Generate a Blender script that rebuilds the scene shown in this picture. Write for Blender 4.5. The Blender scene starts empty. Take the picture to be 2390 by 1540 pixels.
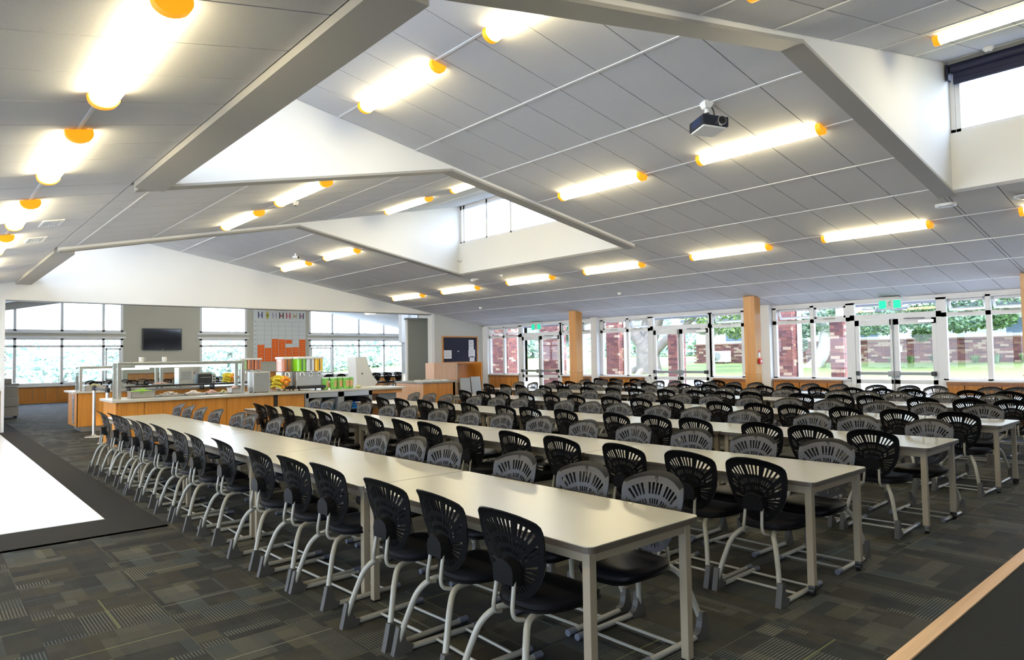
import bpy, bmesh, math, random
from mathutils import Vector, Matrix

random.seed(11)
S = bpy.context.scene
COL = S.collection

# ---------------------------------------------------------------- camera
F_PX, PITCH, YAW, ROLL = 1575.0, 0.0393, 0.8467, -0.0162
fw = Vector((-math.sin(YAW) * math.cos(PITCH), math.cos(YAW) * math.cos(PITCH), math.sin(PITCH)))
rt = Vector((math.cos(YAW), math.sin(YAW), 0))
up = rt.cross(fw)
rt2 = rt * math.cos(ROLL) + up * math.sin(ROLL)
up2 = up * math.cos(ROLL) - rt * math.sin(ROLL)
cam_d = bpy.data.cameras.new('camera')
cam_d.sensor_width = 36.0
cam_d.sensor_fit = 'HORIZONTAL'
cam_d.lens = 36.0 * F_PX / 2390.0
cam_d.clip_start, cam_d.clip_end = 0.05, 400
cam = bpy.data.objects.new('camera', cam_d)
COL.objects.link(cam)
cam.matrix_world = Matrix(((rt2.x, up2.x, -fw.x, 0.0), (rt2.y, up2.y, -fw.y, 0.0),
                           (rt2.z, up2.z, -fw.z, 1.57), (0, 0, 0, 1)))
S.camera = cam

# ---------------------------------------------------------------- sky, sun, exposure
W = bpy.data.worlds.new('sky')
S.world = W
W.use_nodes = True
nt = W.node_tree
bg = nt.nodes['Background']
tc = nt.nodes.new('ShaderNodeTexCoord')
sx = nt.nodes.new('ShaderNodeSeparateXYZ')
rampn = nt.nodes.new('ShaderNodeValToRGB')
rampn.color_ramp.elements[0].position = 0.0
rampn.color_ramp.elements[0].color = (0.74, 0.85, 1.0, 1)
rampn.color_ramp.elements[1].position = 1.0
rampn.color_ramp.elements[1].color = (0.44, 0.62, 1.0, 1)
nt.links.new(tc.outputs['Generated'], sx.inputs[0])
nt.links.new(sx.outputs['Z'], rampn.inputs[0])
nt.links.new(rampn.outputs[0], bg.inputs[0])
bg.inputs[1].default_value = 9.5

sun_d = bpy.data.lights.new('sun', 'SUN')
sun_d.energy = 6.0
sun_d.angle = math.radians(1.2)
sun_d.color = (1.0, 0.95, 0.86)
sun = bpy.data.objects.new('sun', sun_d)
COL.objects.link(sun)
sun_dir = Vector((-0.80, 0.26, -0.85))          # the way its rays travel
sun.rotation_euler = sun_dir.to_track_quat('-Z', 'Y').to_euler()
sun.location = (0, -20, 30)

vs = S.view_settings
vs.view_transform = 'Standard'
vs.look = 'None'
vs.gamma = 1.0
vs.use_curve_mapping = False
vs.exposure = 0.0
LAMP_POWER = 28.0
try:
    S.cycles.max_bounces = 6
    S.cycles.diffuse_bounces = 4
    S.cycles.glossy_bounces = 3
    S.cycles.transmission_bounces = 4
    S.cycles.transparent_max_bounces = 10
    S.cycles.caustics_reflective = False
    S.cycles.caustics_refractive = False
    S.cycles.sample_clamp_indirect = 6.0
except Exception:
    pass

# ---------------------------------------------------------------- helpers
def tag(o, label=None, cat=None, group=None, kind=None):
    if label: o['label'] = label
    if cat: o['category'] = cat
    if group: o['group'] = group
    if kind: o['kind'] = kind
    return o

def link(o, parent=None):
    COL.objects.link(o)
    if parent is not None:
        o.parent = parent
    return o

def thing(name, label, cat, loc=(0, 0, 0), rz=0.0, group=None, kind=None):
    o = bpy.data.objects.new(name, None)
    o.empty_display_size = 0.1
    o.location = loc
    o.rotation_euler = (0, 0, rz)
    link(o)
    return tag(o, label, cat, group, kind)

def catmull(pts, n=6):
    P = [Vector(p) for p in pts]
    P = [P[0] * 2 - P[1]] + P + [P[-1] * 2 - P[-2]]
    out = []
    for i in range(1, len(P) - 2):
        a, b, c, d = P[i - 1], P[i], P[i + 1], P[i + 2]
        for k in range(n):
            t = k / n
            out.append(0.5 * ((2 * b) + (c - a) * t + (2 * a - 5 * b + 4 * c - d) * t * t + (3 * b - a - 3 * c + d) * t ** 3))
    out.append(P[-2])
    return out

class MB:
    """collects vertices and faces of ONE mesh"""
    def __init__(s):
        s.v, s.f, s.uv, s.uv2 = [], [], None, None
    def add(s, vs_, fs):
        n = len(s.v)
        s.v += [tuple(p) for p in vs_]
        s.f += [tuple(i + n for i in f) for f in fs]
        return s
    def box(s, x0, y0, z0, x1, y1, z1):
        if x0 > x1: x0, x1 = x1, x0
        if y0 > y1: y0, y1 = y1, y0
        if z0 > z1: z0, z1 = z1, z0
        return s.add([(x0, y0, z0), (x1, y0, z0), (x1, y1, z0), (x0, y1, z0), (x0, y0, z1), (x1, y0, z1), (x1, y1, z1), (x0, y1, z1)],
                     [(0, 3, 2, 1), (4, 5, 6, 7), (0, 1, 5, 4), (1, 2, 6, 5), (2, 3, 7, 6), (3, 0, 4, 7)])
    def bbox(s, x0, y0, z0, x1, y1, z1, b):
        """box with chamfered edges"""
        if x0 > x1: x0, x1 = x1, x0
        if y0 > y1: y0, y1 = y1, y0
        if z0 > z1: z0, z1 = z1, z0
        bm = bmesh.new()
        bmesh.ops.create_cube(bm, size=1.0)
        for v in bm.verts:
            v.co = ((x0 + x1) / 2 + v.co.x * (x1 - x0), (y0 + y1) / 2 + v.co.y * (y1 - y0), (z0 + z1) / 2 + v.co.z * (z1 - z0))
        bmesh.ops.bevel(bm, geom=bm.edges[:], offset=b, segments=2, profile=0.6, affect='EDGES')
        s.addbm(bm)
        return s
    def addbm(s, bm):
        bm.verts.index_update()
        s.add([v.co[:] for v in bm.verts], [[v.index for v in f.verts] for f in bm.faces])
        bm.free()
        return s
    def prism(s, poly, axis, a0, a1):
        """poly in the two other axes (cyclic order), extruded along axis"""
        n = len(poly)
        def P(u, w, a):
            return (a, u, w) if axis == 'x' else ((u, a, w) if axis == 'y' else (u, w, a))
        vs_ = [P(u, w, a0) for u, w in poly] + [P(u, w, a1) for u, w in poly]
        fs = [tuple(range(n))[::-1], tuple(range(n, 2 * n))] + [(i, (i + 1) % n, n + (i + 1) % n, n + i) for i in range(n)]
        return s.add(vs_, fs)
    def tube(s, path, r, n=8, caps=True):
        path = [Vector(p) for p in path]
        m = len(path)
        rr = r if isinstance(r, (list, tuple)) else [r] * m
        vs_, fs = [], []
        t0 = (path[1] - path[0]).normalized()
        ref = Vector((0, 0, 1)) if abs(t0.z) < 0.9 else Vector((1, 0, 0))
        u = t0.cross(ref).normalized()
        for i in range(m):
            t = (path[min(i + 1, m - 1)] - path[max(i - 1, 0)]).normalized()
            u = (u - t * u.dot(t)).normalized()
            w = t.cross(u)
            for k in range(n):
                a = 2 * math.pi * k / n
                vs_.append(path[i] + (u * math.cos(a) + w * math.sin(a)) * rr[i])
        for i in range(m - 1):
            for k in range(n):
                fs.append((i * n + k, i * n + (k + 1) % n, (i + 1) * n + (k + 1) % n, (i + 1) * n + k))
        if caps:
            fs.append(tuple(range(n))[::-1])
            fs.append(tuple(range((m - 1) * n, m * n)))
        return s.add(vs_, fs)
    def lathe(s, prof, cx=0, cy=0, n=20, a0=0.0, a1=2 * math.pi):
        m = len(prof)
        full = abs(a1 - a0 - 2 * math.pi) < 1e-6
        k_ = n if full else n + 1
        vs_, fs = [], []
        for k in range(k_):
            a = a0 + (a1 - a0) * k / n
            for r, z in prof:
                vs_.append((cx + r * math.cos(a), cy + r * math.sin(a), z))
        for k in range(n):
            k2 = (k + 1) % k_
            for i in range(m - 1):
                fs.append((k * m + i, k2 * m + i, k2 * m + i + 1, k * m + i + 1))
        return s.add(vs_, fs)
    def ball(s, c, r, n=10, m=7, sc=(1, 1, 1)):
        vs_, fs = [], []
        for j in range(m + 1):
            th = math.pi * j / m
            for k in range(n):
                a = 2 * math.pi * k / n
                vs_.append((c[0] + r * sc[0] * math.sin(th) * math.cos(a), c[1] + r * sc[1] * math.sin(th) * math.sin(a), c[2] + r * sc[2] * math.cos(th)))
        for j in range(m):
            for k in range(n):
                fs.append((j * n + k, (j + 1) * n + k, (j + 1) * n + (k + 1) % n, j * n + (k + 1) % n))
        return s.add(vs_, fs)
    def mesh(s, name, mat, smooth=None):
        me = bpy.data.meshes.new(name)
        me.from_pydata(s.v, [], s.f)
        me.materials.append(mat)
        if smooth is not None:
            me.polygons.foreach_set('use_smooth', [True] * len(me.polygons))
            me.set_sharp_from_angle(angle=math.radians(smooth))
        me.update()
        return me
    def build(s, name, mat, parent=None, smooth=None, loc=None):
        o = bpy.data.objects.new(name, s.mesh(name, mat, smooth))
        if loc is not None: o.location = loc
        return link(o, parent)

def struct(mb, name, mat, label, cat=None, smooth=None):
    return tag(mb.build(name, mat, None, smooth), label, cat, None, 'structure')

CHILD = {}
def clone(o, parent=None):
    """a thing with copies of its parts and sub-parts"""
    c = o.copy()
    COL.objects.link(c)
    if parent is not None:
        c.parent = parent
    for ch in o.children:
        clone(ch, c)
    return c

def inst(name, me, parent, loc=(0, 0, 0), rot=(0, 0, 0), scale=None):
    o = bpy.data.objects.new(name, me)
    o.location = loc
    o.rotation_euler = rot
    if scale: o.scale = scale
    return link(o, parent)

# ---------------------------------------------------------------- materials
class NT:
    def __init__(s, name):
        s.m = bpy.data.materials.new(name)
        s.m.use_nodes = True
        s.t = s.m.node_tree
        s.p = s.t.nodes['Principled BSDF']
        s.out = s.t.nodes['Material Output']
    def n(s, kind, **kw):
        nd = s.t.nodes.new(kind)
        for k, v in kw.items():
            setattr(nd, k, v)
        return nd
    def l(s, a, b):
        s.t.links.new(a, b)
    def val(s, sock, v):
        if isinstance(v, bpy.types.NodeSocket): s.l(v, sock)
        else: sock.default_value = v
    def math(s, op, a, b=0.0, c=None):
        nd = s.n('ShaderNodeMath', operation=op)
        s.val(nd.inputs[0], a); s.val(nd.inputs[1], b)
        if c is not None: s.val(nd.inputs[2], c)
        return nd.outputs[0]
    def mix(s, f, a, b, mode='MIX'):
        nd = s.n('ShaderNodeMix', data_type='RGBA', blend_type=mode)
        s.val(nd.inputs[0], f)
        for k, v in ((6, a), (7, b)):
            s.val(nd.inputs[k], v if isinstance(v, bpy.types.NodeSocket) else (*v[:3], 1))
        return nd.outputs[2]
    def noise(s, vec, scale, detail=2.0, rough=0.5):
        nd = s.n('ShaderNodeTexNoise')
        if vec is not None: s.l(vec, nd.inputs['Vector'])
        nd.inputs['Scale'].default_value = scale
        nd.inputs['Detail'].default_value = detail
        nd.inputs['Roughness'].default_value = rough
        return nd.outputs['Fac']
    def obj(s):
        return s.n('ShaderNodeTexCoord').outputs['Object']
    def mapped(s, vec, scale, loc=(0, 0, 0)):
        nd = s.n('ShaderNodeMapping')
        s.l(vec, nd.inputs[0])
        nd.inputs['Scale'].default_value = scale
        nd.inputs['Location'].default_value = loc
        return nd.outputs[0]
    def ramp(s, fac, stops, interp='LINEAR'):
        nd = s.n('ShaderNodeValToRGB')
        cr = nd.color_ramp
        cr.interpolation = interp
        while len(cr.elements) < len(stops): cr.elements.new(0.5)
        for e, (p, c) in zip(cr.elements, stops):
            e.position = p; e.color = (*c[:3], 1)
        s.l(fac, nd.inputs[0])
        return nd.outputs[0]
    def bump(s, h, strength=0.2, dist=0.01):
        nd = s.n('ShaderNodeBump')
        nd.inputs['Strength'].default_value = strength
        nd.inputs['Distance'].default_value = dist
        s.l(h, nd.inputs['Height'])
        s.l(nd.outputs[0], s.p.inputs['Normal'])
    def base(s, c): s.val(s.p.inputs['Base Color'], c if isinstance(c, bpy.types.NodeSocket) else (*c[:3], 1))

def plain(name, col, rough=0.5, metal=0.0, var=0.12, scale=14.0, spec=0.5, bump=0.0, coat=0.0):
    """a colour with a little cloudy variation and optional fine relief"""
    m = NT(name)
    o = m.obj()
    f = m.noise(o, scale, 3.0)
    a = tuple(max(0, c * (1 - var)) for c in col)
    b = tuple(min(1, c * (1 + var)) for c in col)
    m.base(m.mix(f, a, b))
    m.p.inputs['Roughness'].default_value = rough
    m.p.inputs['Metallic'].default_value = metal
    m.p.inputs['Specular IOR Level'].default_value = spec
    if coat:
        m.p.inputs['Coat Weight'].default_value = coat
        m.p.inputs['Coat Roughness'].default_value = 0.12
    if bump: m.bump(m.noise(o, scale * 12, 2.0), bump, 0.004)
    return m.m

def wood(name, dark, light, axis='z', scale=9.0, rough=0.35):
    m = NT(name)
    o = m.obj()
    st = {'x': (0.35, scale, scale), 'y': (scale, 0.35, scale), 'z': (scale, scale, 0.35)}[axis]
    v = m.mapped(o, st)
    f1 = m.noise(v, 1.6, 5.0, 0.6)
    f2 = m.noise(v, 7.0, 3.0, 0.6)
    f = m.math('ADD', m.math('MULTIPLY', f1, 0.65), m.math('MULTIPLY', f2, 0.35))
    m.base(m.ramp(f, [(0.32, dark), (0.68, light)]))
    m.p.inputs['Roughness'].default_value = rough
    m.bump(f2, 0.05, 0.002)
    return m.m

def emit(name, col, strength):
    m = NT(name)
    m.base(col)
    m.p.inputs['Emission Color'].default_value = (*col, 1)
    m.p.inputs['Emission Strength'].default_value = strength
    return m.m

def glass(name, tint=(1, 1, 1), refl=1.0, rough=0.0, fac_min=0.04):
    m = NT(name)
    tr = m.n('ShaderNodeBsdfTransparent'); tr.inputs[0].default_value = (*tint, 1)
    gl = m.n('ShaderNodeBsdfGlossy'); gl.inputs['Roughness'].default_value = rough
    lw = m.n('ShaderNodeFresnel'); lw.inputs[0].default_value = 1.45
    mx = m.n('ShaderNodeMixShader')
    bf = m.n('ShaderNodeNewGeometry').outputs['Backfacing']
    m.l(m.math('MULTIPLY', m.math('MULTIPLY', lw.outputs[0], refl), m.math('SUBTRACT', 1.0, bf)), mx.inputs[0])
    m.l(tr.outputs[0], mx.inputs[1]); m.l(gl.outputs[0], mx.inputs[2])
    m.l(mx.outputs[0], m.out.inputs[0])
    return m.m

MAT = {}
MAT['ceiling_tile'] = None
def ceiling_tile_mat():
    m = NT('ceiling_tile')
    o = m.obj()
    f = m.noise(o, 2.2, 3.0)
    g = m.noise(o, 160.0, 3.0)
    c = m.mix(f, (0.66, 0.66, 0.675), (0.71, 0.71, 0.725))
    c = m.mix(m.math('GREATER_THAN', g, 0.63), c, (0.55, 0.55, 0.56))
    m.base(c)
    m.p.inputs['Roughness'].default_value = 0.9
    m.bump(g, 0.25, 0.003)
    return m.m
MAT['ceiling_tile'] = ceiling_tile_mat()
MAT['ceiling_bar'] = plain('ceiling_bar', (0.86, 0.86, 0.87), 0.4, var=0.03)
MAT['ceiling_back'] = plain('ceiling_back', (0.16, 0.16, 0.17), 0.9, var=0.05)
MAT['white_wall'] = plain('white_wall', (0.84, 0.84, 0.82), 0.75, var=0.025, scale=1.2, bump=0.03)
MAT['beam_shade_grey'] = plain('beam_shade_grey', (0.40, 0.39, 0.36), 0.6, var=0.03, scale=2)  # this grey holds the shade on beam and soffit undersides
MAT['grey_wall'] = plain('grey_wall', (0.60, 0.61, 0.58), 0.8, var=0.03, scale=1.5, bump=0.03)
MAT['sage_wall'] = plain('sage_wall', (0.56, 0.55, 0.47), 0.8, var=0.03, scale=1.5, bump=0.03)
MAT['white_frame'] = plain('white_frame', (0.86, 0.87, 0.88), 0.35, var=0.02, spec=0.4)
MAT['grey_panel'] = plain('grey_panel', (0.27, 0.29, 0.28), 0.85, var=0.08, scale=30, bump=0.08)
MAT['glass'] = glass('glass')
MAT['guard_glass'] = glass('guard_glass', (0.97, 0.99, 0.98))
MAT['oak'] = wood('oak', (0.46, 0.165, 0.022), (0.70, 0.30, 0.052))
MAT['oak_h'] = wood('oak_h', (0.46, 0.165, 0.022), (0.70, 0.30, 0.052), 'y')
MAT['oak_dark'] = wood('oak_dark', (0.22, 0.085, 0.02), (0.36, 0.15, 0.04), 'y')
MAT['oak_pale'] = wood('oak_pale', (0.62, 0.36, 0.22), (0.76, 0.50, 0.34))
MAT['strip_wood'] = wood('strip_wood', (0.62, 0.36, 0.18), (0.80, 0.52, 0.28), 'y', 14)
MAT['chrome'] = plain('chrome', (0.78, 0.78, 0.77), 0.16, 1.0, var=0.03)
MAT['steel'] = plain('steel', (0.62, 0.61, 0.58), 0.32, 1.0, var=0.08, scale=20)
MAT['black_plastic'] = plain('black_plastic', (0.012, 0.012, 0.014), 0.35, var=0.2)
MAT['chair_black'] = plain('chair_black', (0.0045, 0.0045, 0.005), 0.40, var=0.15, scale=40, spec=0.16, bump=0.02)
MAT['chair_front_lit'] = plain('chair_front_lit', (0.042, 0.042, 0.046), 0.45, var=0.08, scale=60, spec=0.5, bump=0.04)  # black backrest fronts coloured lighter for the ceiling light they catch
MAT['seat_pad'] = plain('seat_pad', (0.005, 0.005, 0.007), 0.5, var=0.2, scale=60, spec=0.22, bump=0.05)
MAT['chair_tube'] = plain('chair_tube', (0.29, 0.28, 0.235), 0.32, var=0.05, spec=0.5)
MAT['chair_foot'] = plain('chair_foot', (0.055, 0.052, 0.046), 0.55, var=0.15)
MAT['cap_grey'] = plain('cap_grey', (0.10, 0.11, 0.14), 0.5, var=0.1)
MAT['table_top'] = plain('table_top', (0.41, 0.39, 0.325), 0.25, var=0.03, scale=5, spec=0.5)
MAT['table_edge'] = plain('table_edge', (0.075, 0.060, 0.045), 0.4, var=0.15)
MAT['table_frame'] = plain('table_frame', (0.27, 0.225, 0.155), 0.42, var=0.05)
MAT['caster_black'] = plain('caster_black', (0.012, 0.012, 0.012), 0.3, var=0.2)
MAT['stone_top'] = plain('stone_top', (0.52, 0.50, 0.44), 0.3, var=0.25, scale=120)
MAT['dark_void'] = plain('dark_void', (0.02, 0.02, 0.02), 0.7, var=0.2)
MAT['grey_metal'] = plain('grey_metal', (0.30, 0.31, 0.31), 0.4, 0.3, var=0.06)
MAT['beige_plastic'] = plain('beige_plastic', (0.36, 0.355, 0.32), 0.45, var=0.05)
MAT['white_plastic'] = plain('white_plastic', (0.82, 0.82, 0.80), 0.35, var=0.03)
MAT['orange_cap'] = NT('orange_cap').m
_oc = MAT['orange_cap'].node_tree.nodes['Principled BSDF']
_oc.inputs['Base Color'].default_value = (1.0, 0.42, 0.01, 1)
_oc.inputs['Emission Color'].default_value = (1.0, 0.42, 0.01, 1)
_oc.inputs['Emission Strength'].default_value = 0.75
MAT['lamp'] = emit('lamp', (1.0, 0.86, 0.54), LAMP_POWER)
MAT['led'] = emit('led', (1.0, 1.0, 0.98), 6.0)
MAT['plain_carpet'] = plain('plain_carpet', (0.026, 0.027, 0.026), 0.95, var=0.25, scale=90, spec=0.15, bump=0.3)
MAT['vinyl'] = plain('vinyl', (0.88, 0.89, 0.90), 0.22, var=0.02, scale=3)
MAT['border_carpet'] = plain('border_carpet', (0.036, 0.035, 0.032), 0.95, var=0.2, scale=90, spec=0.15, bump=0.3)
MAT['rubber'] = plain('rubber', (0.02, 0.02, 0.02), 0.8, var=0.1)

def carpet_mat(name, tint=(1, 1, 1)):
    m = NT(name)
    uv = m.n('ShaderNodeUVMap', uv_map='tile').outputs[0]
    rid = m.n('ShaderNodeUVMap', uv_map='seed').outputs[0]
    s1 = m.n('ShaderNodeSeparateXYZ'); m.l(uv, s1.inputs[0])
    s2 = m.n('ShaderNodeSeparateXYZ'); m.l(rid, s2.inputs[0])
    u, v = s1.outputs[0], s1.outputs[1]
    r1, r2 = s2.outputs[0], s2.outputs[1]
    def cell(nu, nv, k):
        cu = m.math('FLOOR', m.math('ADD', m.math('MULTIPLY', u, nu), m.math('MULTIPLY', r1, 7.31 + k)))
        cv = m.math('FLOOR', m.math('ADD', m.math('MULTIPLY', v, nv), m.math('MULTIPLY', r2, 5.17 + k)))
        cb = m.n('ShaderNodeCombineXYZ')
        m.l(m.math('ADD', cu, m.math('MULTIPLY', r1, 97.0 + k)), cb.inputs[0])
        m.l(m.math('ADD', cv, m.math('MULTIPLY', r2, 53.0 + k)), cb.inputs[1])
        cb.inputs[2].default_value = k
        w = m.n('ShaderNodeTexWhiteNoise', noise_dimensions='3D')
        m.l(cb.outputs[0], w.inputs[0])
        return w.outputs[0]
    b1, b2, b3, b4 = cell(2.2, 5.0, 1.0), cell(3.0, 2.6, 2.0), cell(1.6, 3.2, 3.0), cell(2.0, 4.0, 4.0)
    col = m.ramp(b1, [(0.0, (0.026, 0.029, 0.028)), (0.35, (0.038, 0.041, 0.038)), (0.62, (0.050, 0.049, 0.036)), (0.80, (0.034, 0.040, 0.042)), (0.90, (0.105, 0.098, 0.066))], 'CONSTANT')
    col = m.mix(m.math('MULTIPLY', m.math('GREATER_THAN', b2, 0.72), 0.5), col, (0.075, 0.060, 0.036))
    # fine lines running along v
    fr = m.math('FRACT', m.math('MULTIPLY', u, 36.0))
    on = m.math('MULTIPLY', m.math('LESS_THAN', fr, 0.36), m.math('GREATER_THAN', b3, 0.50))
    on = m.math('MULTIPLY', on, m.math('GREATER_THAN', b4, 0.28))
    sc = m.ramp(b4, [(0.0, (0.24, 0.235, 0.18)), (0.55, (0.27, 0.27, 0.225)), (0.8, (0.14, 0.18, 0.19))], 'CONSTANT')
    col = m.mix(m.math('MULTIPLY', on, 0.85), col, sc)
    # one long accent line
    pos = m.math('ADD', 0.25, m.math('MULTIPLY', r1, 0.5))
    ac = m.math('LESS_THAN', m.math('ABSOLUTE', m.math('SUBTRACT', u, pos)), 0.0065)
    acol = m.ramp(r2, [(0.0, (0.24, 0.25, 0.10)), (0.30, (0.27, 0.265, 0.21)), (0.72, (0.08, 0.14, 0.19))], 'CONSTANT')
    col = m.mix(m.math('MULTIPLY', ac, m.math('GREATER_THAN', m.math('FRACT', m.math('MULTIPLY', r2, 13.0)), 0.40)), col, acol)
    ed = m.math('LESS_THAN', v, 0.009)
    col = m.mix(m.math('MULTIPLY', ed, 0.6), col, (0.16, 0.16, 0.11))
    o = m.n('ShaderNodeNewGeometry').outputs['Position']
    g = m.noise(o, 240.0, 2.0, 0.7)
    gm = m.math('ADD', 0.10, m.math('MULTIPLY', g, 1.10))
    cg = m.n('ShaderNodeCombineXYZ')
    for i in range(3): m.l(m.math('MULTIPLY', gm, tint[i]), cg.inputs[i])
    col = m.mix(1.0, col, cg.outputs[0], 'MULTIPLY')
    m.base(col)
    m.p.inputs['Roughness'].default_value = 0.8
    m.p.inputs['Specular IOR Level'].default_value = 0.2
    m.bump(g, 0.5, 0.006)
    return m.m
MAT['carpet'] = carpet_mat('carpet')

# ================================================================ the hall: roof planes
YR, ZR, TA, TB = 6.03, 4.46, 0.1744, 0.2182
def Rz(y): return ZR - TA * (y - YR)
def Lz(y): return ZR + TB * (y - YR)
XE, XN = -19.67, 3.0            # end wall with the opening, wall behind the camera's right
YG, YL = 16.0, -3.0             # glazed wall, left wall
BAYA = [(-8.13, -2.95), (-19.67, -13.75)]
BAYB = [(-13.55, -8.33), (-2.75, 3.0)]
LINES_X = [-5.23 + 0.583 * k for k in range(-25, 16)]
LINES_YR = [10.22 + 1.21 * k for k in range(-7, 6)]
LINES_YL = [0.9 + 1.15 * k for k in range(-4, 10)]

def slope_slab(mb, x0, x1, y0, y1, fz, lo, hi):
    z = [fz(y0), fz(y1)]
    return mb.add([(x0, y0, z[0] + lo), (x1, y0, z[0] + lo), (x1, y1, z[1] + lo), (x0, y1, z[1] + lo),
                   (x0, y0, z[0] + hi), (x1, y0, z[0] + hi), (x1, y1, z[1] + hi), (x0, y1, z[1] + hi)],
                  [(0, 3, 2, 1), (4, 5, 6, 7), (0, 1, 5, 4), (1, 2, 6, 5), (2, 3, 7, 6), (3, 0, 4, 7)])

def make_ceiling(regions, lines_y, fz, slope, label, roof, bars):
    mb = MB()
    for r in roof: slope_slab(mb, *r, fz, 0.014, 0.16)
    root = struct(mb, 'ceiling', MAT['ceiling_back'], label, 'ceiling')
    G = 0.006
    ca = math.cos(math.atan(slope))
    dy = lines_y[1] - lines_y[0]
    full = MB().add(*(lambda w, d: ([(-w, -d, 0), (w, -d, 0), (w, d, 0), (-w, d, 0), (-w, -d, 0.013), (w, -d, 0.013), (w, d, 0.013), (-w, d, 0.013)],
                                   [(0, 3, 2, 1), (4, 5, 6, 7), (0, 1, 5, 4), (1, 2, 6, 5), (2, 3, 7, 6), (3, 0, 4, 7)]))(0.583 / 2 - G, dy / 2 / ca - 0.010)).mesh('ceiling_tile', MAT['ceiling_tile'])
    cells = []
    for (x0, x1, y0, y1) in regions:
        for i in range(len(LINES_X) - 1):
            a, b = max(x0, LINES_X[i]), min(x1, LINES_X[i + 1])
            if b - a < 0.04: continue
            for j in range(len(lines_y) - 1):
                c, d = max(y0, lines_y[j]), min(y1, lines_y[j + 1])
                if d - c < 0.04: continue
                cells.append((a, b, c, d, b - a > 0.58 and d - c > dy - 0.005))
    cells.sort(key=lambda q: (q[0] + q[1]) ** 2 / 4 + (q[2] + q[3]) ** 2 / 4 + (0 if (q[0] < 0.2 and q[3] > 0.4) else 1e4))
    rest = MB()
    ang = math.atan(slope)
    for k, (a, b, c, d, isfull) in enumerate(cells):
        if k >= 298:
            slope_slab(rest, a + G, b - G, c + 0.01, d - 0.01, fz, 0.0, 0.013)
            continue
        xm, ym = (a + b) / 2, (c + d) / 2
        tilt = random.uniform(-0.0012, 0.0012)
        if isfull:
            me = full
        else:
            w, h = (b - a) / 2 - G, (d - c) / 2 / ca - 0.010
            me = MB().box(-w, -h, 0, w, h, 0.013).mesh('ceiling_tile', MAT['ceiling_tile'])
        inst('ceiling_tile', me, root, (xm, ym, fz(ym) + random.uniform(0, 0.001)), (ang + tilt, 0, 0))
    if rest.v:
        tag(rest.build('ceiling_tile_field', MAT['ceiling_tile'], root), kind='stuff')
    for (x0, x1, y) in bars:
        slope_slab(MB(), 0, 0, 0, 0, fz, 0, 0)
        m = MB(); slope_slab(m, x0, x1, y - 0.013, y + 0.013, fz, -0.006, 0.012)
        m.build('grid_bar', MAT['ceiling_bar'], root)
    return root

reg_R = [(x0, x1, 2.06, 10.22) for x0, x1 in BAYA] + [(x0, x1, 10.22, YG) for x0, x1 in BAYA] + \
        [(-13.75, -8.13, 10.45, YG), (-2.95, XN, 10.45, YG)]
roof_R = [(x0 - 0.1, x1 + 0.1, 0.75, 10.5) for x0, x1 in BAYA] + [(-20.3, XN + 0.3, 10.4, YG + 0.75)]  # unseen eave added past the left-facing high windows to keep sun out
bars_R = []
for y in LINES_YR:
    if 2.2 < y < 10.1: bars_R += [(x0, x1, y) for x0, x1 in BAYA]
    elif 10.1 < y < 10.5: bars_R += [(x0, x1, y) for x0, x1 in BAYA]
    elif y < YG: bars_R.append((XE, XN, y))
make_ceiling(reg_R, LINES_YR, Rz, -TA, 'grey tiled ceiling sloping down to the glazed wall', roof_R, bars_R)
reg_L = [(XE, XN, YL, 1.75)] + [(x0, x1, 1.75, 10.25) for x0, x1 in BAYB]
roof_L = [(-20.3, XN + 0.3, YL - 0.8, 1.9)] + [(x0 - 0.1, x1 + 0.1, 1.8, 10.5) for x0, x1 in BAYB]
bars_L = []
for y in LINES_YL:
    if y <= YL + 0.1: continue
    if y < 1.7: bars_L.append((XE, XN, y))
    elif y < 10.2: bars_L += [(x0, x1, y) for x0, x1 in BAYB]
make_ceiling(reg_L, LINES_YL, Lz, TB, 'warm-lit tiled ceiling sloping up from the left wall to the ridge', roof_L, bars_L)

# side walls of the raised bays: a bow-tie between the two roof planes
n_tr = [0]
for xb in (-2.95, -8.33, -13.75):
    mb = MB()
    mb.prism([(1.8, Lz(1.8) - 0.05), (YR, ZR - 0.04), (YR, ZR + 0.06), (1.8, Rz(1.8) + 0.1)], 'x', xb, xb + 0.2)
    mb.prism([(YR, ZR - 0.04), (10.40, Rz(10.40) - 0.05), (10.40, Lz(10.40) + 0.1), (YR, ZR + 0.06)], 'x', xb, xb + 0.2)
    wc = struct(mb, 'wall_clerestory', MAT['white_wall'], {-2.95: 'white sloped side wall of the roof bay nearest the dark blind', -8.33: 'white side wall with the bright daylight patch in the middle roof bay', -13.75: 'white side wall beside the three-pane high window'}[xb], 'wall')
    m = MB()
    slope_slab(m, xb - 0.012, xb + 0.205, 1.8, YR, Lz, -0.075, -0.045)  # grey strip added under the white wall for the soffit's shade
    m.build('soffit_shade', MAT['beam_shade_grey'], wc)
    m = MB()
    slope_slab(m, xb - 0.012, xb + 0.205, YR, 10.40, Rz, -0.075, -0.04)
    m.build('soffit_shade', MAT['beam_shade_grey'], wc)
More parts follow.
